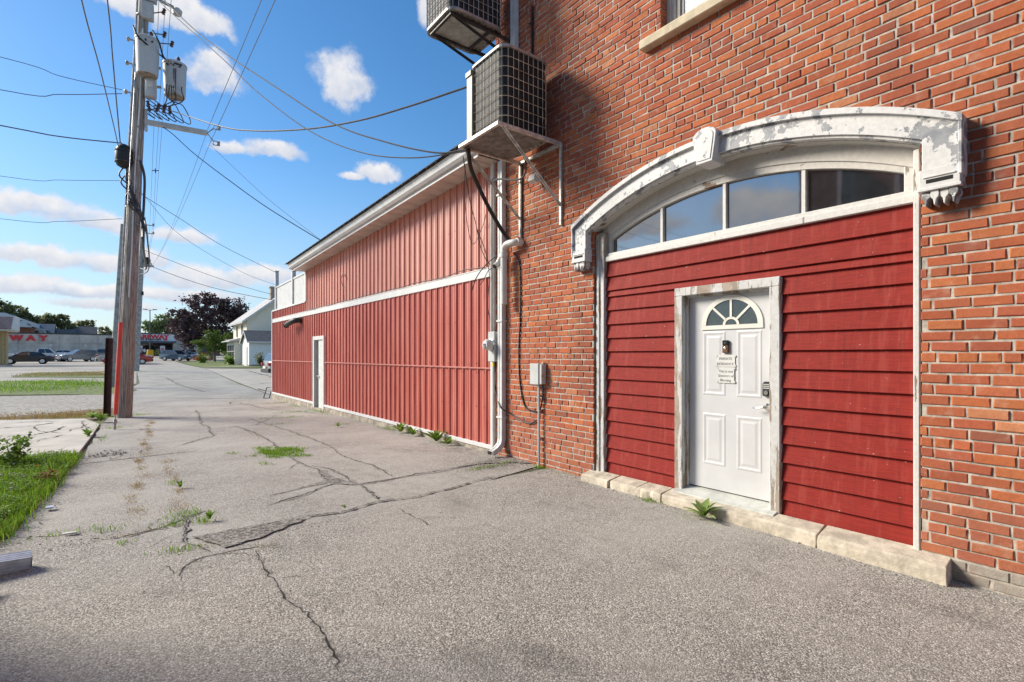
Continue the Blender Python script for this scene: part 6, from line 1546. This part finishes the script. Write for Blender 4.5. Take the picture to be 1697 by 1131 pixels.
car('pickup', paint('maroon', (.11,.018,.022)), at(13.2,121), rad(180), 'dark red pickup before the purple tree', 'parked_pickup', 'pickup')
car('pickup', paint('white', None), at(-14.2,97), rad(0), 'white truck cut by left edge of the picture', 'parked_pickup', 'pickup')
car('suv', paint('champagne', (.38,.35,.31), .4), (9.75,36.6,g(36.6)+.01), rad(4), 'champagne car with rear end showing past the red building corner', group='car beside the red building')

# ------------------------------------------------------------------ lot furniture and people
lp_ = thing('lamp_post', 'parking lot lamp post on yellow concrete base', 'lamp post', (4.1,116.2,g(116)))
b = MB(); b.lathe([(.62,0),(.60,.1),(.45,1.45),(.40,1.5)], (0,0,0), (0,0,1), 16); b.build('yellow_base', M('yellow_paint', (.75,.42,.01), .6), lp_)
b = MB(); b.tube([(0,0,1.4),(0,0,5),(0,0,8.9)], [.11,.09,.07], 8); b.build('pole', M('bronze_pole', (.07,.065,.06), .5), lp_)
for s in (-1, 1):
    b = MB(); b.beam((0,0,8.8), (s*.8,0,8.95), .07, .07); b.obox((s*.75,0,8.97), ((1,0,0),(0,1,0),(0,0,1)), (.32,.18,.06)); b.build('lamp_head', MAT_DKSTEEL, lp_)
def person(loc, shirt, legs, label, ry=0, arms=0):
    t = thing('person', label, 'person', loc, ry, 'people at the store entrance')
    me = bpy.data.meshes.new('body')
    V = [(0,0,.93),(0,0,1.12),(0,0,1.36),(0,0,1.48),(0,.01,1.60),(0,.01,1.70), (.10,0,.88),(.12,.02,.50),(.13,0,.08),(.13,.10,.04), (-.10,0,.88),(-.12,-.04,.50),(-.13,-.08,.08),(-.13,.02,.04),
         (.18,0,1.38),(.24,.02,1.12),(.25,.10,.90),(-.18,0,1.38),(-.24,.02,1.12),(-.25,.08,.90)]
    E_ = [(0,1),(1,2),(2,3),(3,4),(4,5),(0,6),(6,7),(7,8),(8,9),(0,10),(10,11),(11,12),(12,13),(2,14),(14,15),(15,16),(2,17),(17,18),(18,19)]
    rads = [.13,.125,.14,.055,.095,.075,.085,.06,.045,.035,.085,.06,.045,.035,.06,.045,.035,.06,.045,.035]
    me.from_pydata(V, E_, []); o = link('body', me, t); 
    o.modifiers.new('skin', 'SKIN'); ss = o.modifiers.new('sub', 'SUBSURF'); ss.levels = ss.render_levels = 1
    for i, r in enumerate(rads): me.skin_vertices[0].data[i].radius = (r, r)
    me.skin_vertices[0].data[0].use_root = True
    me.materials.append(M('skin_%s' % label[:6], (.40,.24,.17), .6))
    b = MB(); b.lathe([(.165,.86),(.17,1.0),(.165,1.15),(.185,1.34),(.15,1.44),(.07,1.48)], (0,0,0), (0,0,1), 14)
    for s in (-1,1): b.tube([(s*.16,0,1.40),(s*.245,.02,1.14)], [.075,.065], 8)
    b.build('shirt', shirt, t, smooth=True)
    b = MB()
    for s in (-1,1): b.tube([(s*.07,0,.98),(s*.12,-.01+.01*s,.52)], [.125,.10], 10)
    b.build('shorts', legs, t, smooth=True)
    b = MB(); b.lathe([(.10,1.62),(.102,1.68),(.07,1.755),(.01,1.775)], (0,-.005,0), (0,0,1), 12); b.build('hair', M('hair_%s' % label[:5], (.05,.035,.025), .7), t, smooth=True)
    return t
person((3.75,132.8,g(132.8)), M('white_shirt', (.62,.66,.74), .8), M('dark_shorts', (.03,.035,.05), .8), 'person in white shirt and dark shorts left of the lamp post', .2)
person((3.1,133.4,g(133.4)), M('pink_top', (.62,.45,.47), .8), M('grey_trousers', (.25,.22,.22), .8), 'person in pale pink top left of the white shirted one', -.3)
person((6.2,134.9,g(134.2)), M('lilac_top', (.45,.42,.52), .8), M('pale_trousers', (.40,.38,.38), .8), 'person in lilac top left of the right poster stand', .6)
def poster(loc, label):
    t = thing('poster_stand', label, 'sign', loc, 0, 'white posters at the store entrance')
    b = MB(); b.box(-.45,-.04,.75,.45,.04,2.2); b.build('board', MAT_TRIM, t); b = MB(); b.box(-.28,-.055,1.1,.28,-.042,1.75); b.build('print', M('pink_print', (.6,.25,.25), .7), t)
    b = MB(); b.box(-.4,-.03,0,-.34,.03,.75); b.box(.34,-.03,0,.4,.03,.75); b.build('legs', MAT_DKSTEEL, t); return t
p_ = poster((3.0,134,g(134)), 'white poster stand left of entrance beside far pole'); dup(p_, (6.95,134,g(134)), 0, 'white poster stand right of the flower displays')
def flowers(loc, w, cols, label):
    t = thing('flower_rack', label, 'plant display', loc, 0, 'plant displays at the store entrance'); rr = random.Random(int(loc[0]*10))
    b = MB()
    for k in range(3): b.box(-w,-.35+.25*k,.25+.35*k,w,-.1+.25*k,.30+.35*k)
    for s in (-1,1): b.box(s*w-.04,-.35,0,s*w+.04,.4,1.0)
    b.build('shelves', MAT_DKSTEEL, t)
    for ci, c in enumerate(cols):
        b = MB()
        for _ in range(70):
            k = rr.randrange(3); p = Vector((rr.uniform(-w,w), -.22+.25*k+rr.uniform(-.1,.1), .32+.35*k+rr.uniform(.0,.3))); d = Vector((rr.gauss(0,1),rr.gauss(0,1),rr.gauss(0,1))).normalized(); a = d.orthogonal().normalized()*.12; q = d.cross(a)
            b.add([p-a,p+q,p+a,p-q], [(0,1,2,3)])
        b.build('blooms', c, t)
    return t
fm = [M('bloom_green', (.10,.16,.04), .8), M('bloom_rust', (.35,.12,.04), .8), M('bloom_yellow', (.65,.5,.03), .8), M('bloom_pink', (.5,.25,.25), .8)]
flowers((4.75,135.2,g(134.5)), 1.0, [fm[0],fm[1],fm[3]], 'rack of rusty flowers left of the yellow ones'); flowers((5.6,133.2,g(134.3)), .9, [fm[0],fm[2]], 'low rack with bright yellow flowers by the store door')
def bsign(loc, label):
    t = thing('parking_sign', label, 'sign', loc, 0, 'blue parking signs along the store wall'); b = MB(); b.tube([(0,0,0),(0,0,2.3)], .04, 6); b.build('post', MAT_STEEL, t)
    b = MB(); b.prism([(-.42,1.75),(.42,1.75),(.42,2.05),(.2,2.5),(-.2,2.5),(-.42,2.05)], 'y', -.06, -.035); b.build('plate', M('sign_blue', (.06,.16,.42), .5), t)
    b = MB(); b.box(-.12,-.07,1.85,.12,-.061,2.3); b.build('symbol', MAT_TRIM, t); return t
s_ = bsign((-11.1,134.5,g(134.5)), 'left small blue parking sign above the white pickup'); dup(s_, (-5.86,134.5,g(134.5)), 0, 'right small blue parking sign above the grey vehicle')
fp = thing('far_pole', 'tiny far pole above the store roof', 'utility pole', (6.1,210,1.8))
b = MB(); b.tube([(0,0,0),(0,0,11.2)], .16, 8); b.build('shaft', MAT_POLEGREY, fp); b = MB(); b.beam((-1.1,0,10.3),(1.1,0,10.3),.14,.14); b.build('crossarm', MAT_POLEGREY, fp)

# ------------------------------------------------------------------ left neighbour: only its downspout reaches the picture
nb = thing('neighbour_building', 'tall building at left edge whose grey downspout end shows', 'building', (-1.50,2,0))
b = MB(); b.box(-10,-9,-.3,-1.50,4.75,6.4); bp(b, 'walls', M('brown_brick_neighbour', (.20,.10,.065), .9, var=.2, vs=9), nb)
b = MB(); b.box(-10.1,-9,6.4,-1.42,4.82,6.6); bp(b, 'coping', MAT_CONC, nb)
for yy in (-2.5, 1.0, 3.6):
    b = MB(); b.box(-1.52,yy-.5,3.6,-1.48,yy+.5,5.4); w_ = bp(b, 'window', MAT_TRIM, nb); b = MB(); b.box(-1.483,yy-.42,3.68,-1.47,yy+.42,5.32); bp(b, 'pane', MAT_GLASS, w_)
nd = thing('grey_downspout', 'grey corrugated downspout outlet at lower left edge', 'downspout', (-1.16,4.92,0))
def corr(w, d, nw):
    out = []
    for (a0,b0),(a1,b1) in (((-w,-d),(w,-d)),((w,-d),(w,d)),((w,d),(-w,d)),((-w,d),(-w,-d))):
        for k in range(nw*2):
            t = k/(nw*2); k_ = .0018*(k%2); nx, ny = (b1-b0), -(a1-a0); l = math.hypot(nx,ny); out.append((a0+(a1-a0)*t - nx/l*k_, b0+(b1-b0)*t - ny/l*k_))
    return out
MAT_GALV = M('aluminium_downspout', (.66,.68,.71), .4, .15, var=.12, vs=14)
b = MB(); zz = g(5)
b.sweep([(-.26,-.22,6.4),(-.26,-.22,.75),(-.25,-.21,.62),(-.06,-.06,.36),(.0,0,.25),(.06,.005,.16),(.13,.01,.11),(.22,.02,.085),(.40,.05,.075),(.64,.085,.060)], corr(.058,.042,4), ref=(0,1,0)); b.build('pipe', MAT_GALV, nd)
b = MB(); b.obox((.642,.0855,.060), ((1,.15,-.06),(-.15,1,0),(.06,0,1)), (.002,.05,.034)); b.build('mouth', MAT_VOID, nd)
nd.location.z = zz+.0
# litter
t = MB(); t.box(-.60,6.75,g(6.7)+.02,-.54,6.83,g(6.7)+.035); tag(t.build('paper_scrap', M('pale_blue_paper', (.45,.52,.68), .7), None), 'pale blue paper scrap at edge of the green verge', 'litter')
t = MB(); t.box(-.40,5.70,g(5.7)+.012,-.31,5.74,g(5.7)+.024); tag(t.build('paper_scrap', MAT_PAPER, None), 'white paper scrap on asphalt near the grey downspout', 'litter')
t = thing('wire_stand', 'small bent wire frame on ground at far corner of red building', 'litter', (4.35,21.6,g(21.6)))
b = MB(); b.tube([(0,0,0),(.12,0,.42),(.32,0,.42),(.2,0,0),(0,0,0)], .02, 6); b.tube([(.05,0,.3),(-.2,0,.38)], .015, 5); b.build('frame', MAT_DKSTEEL, t)
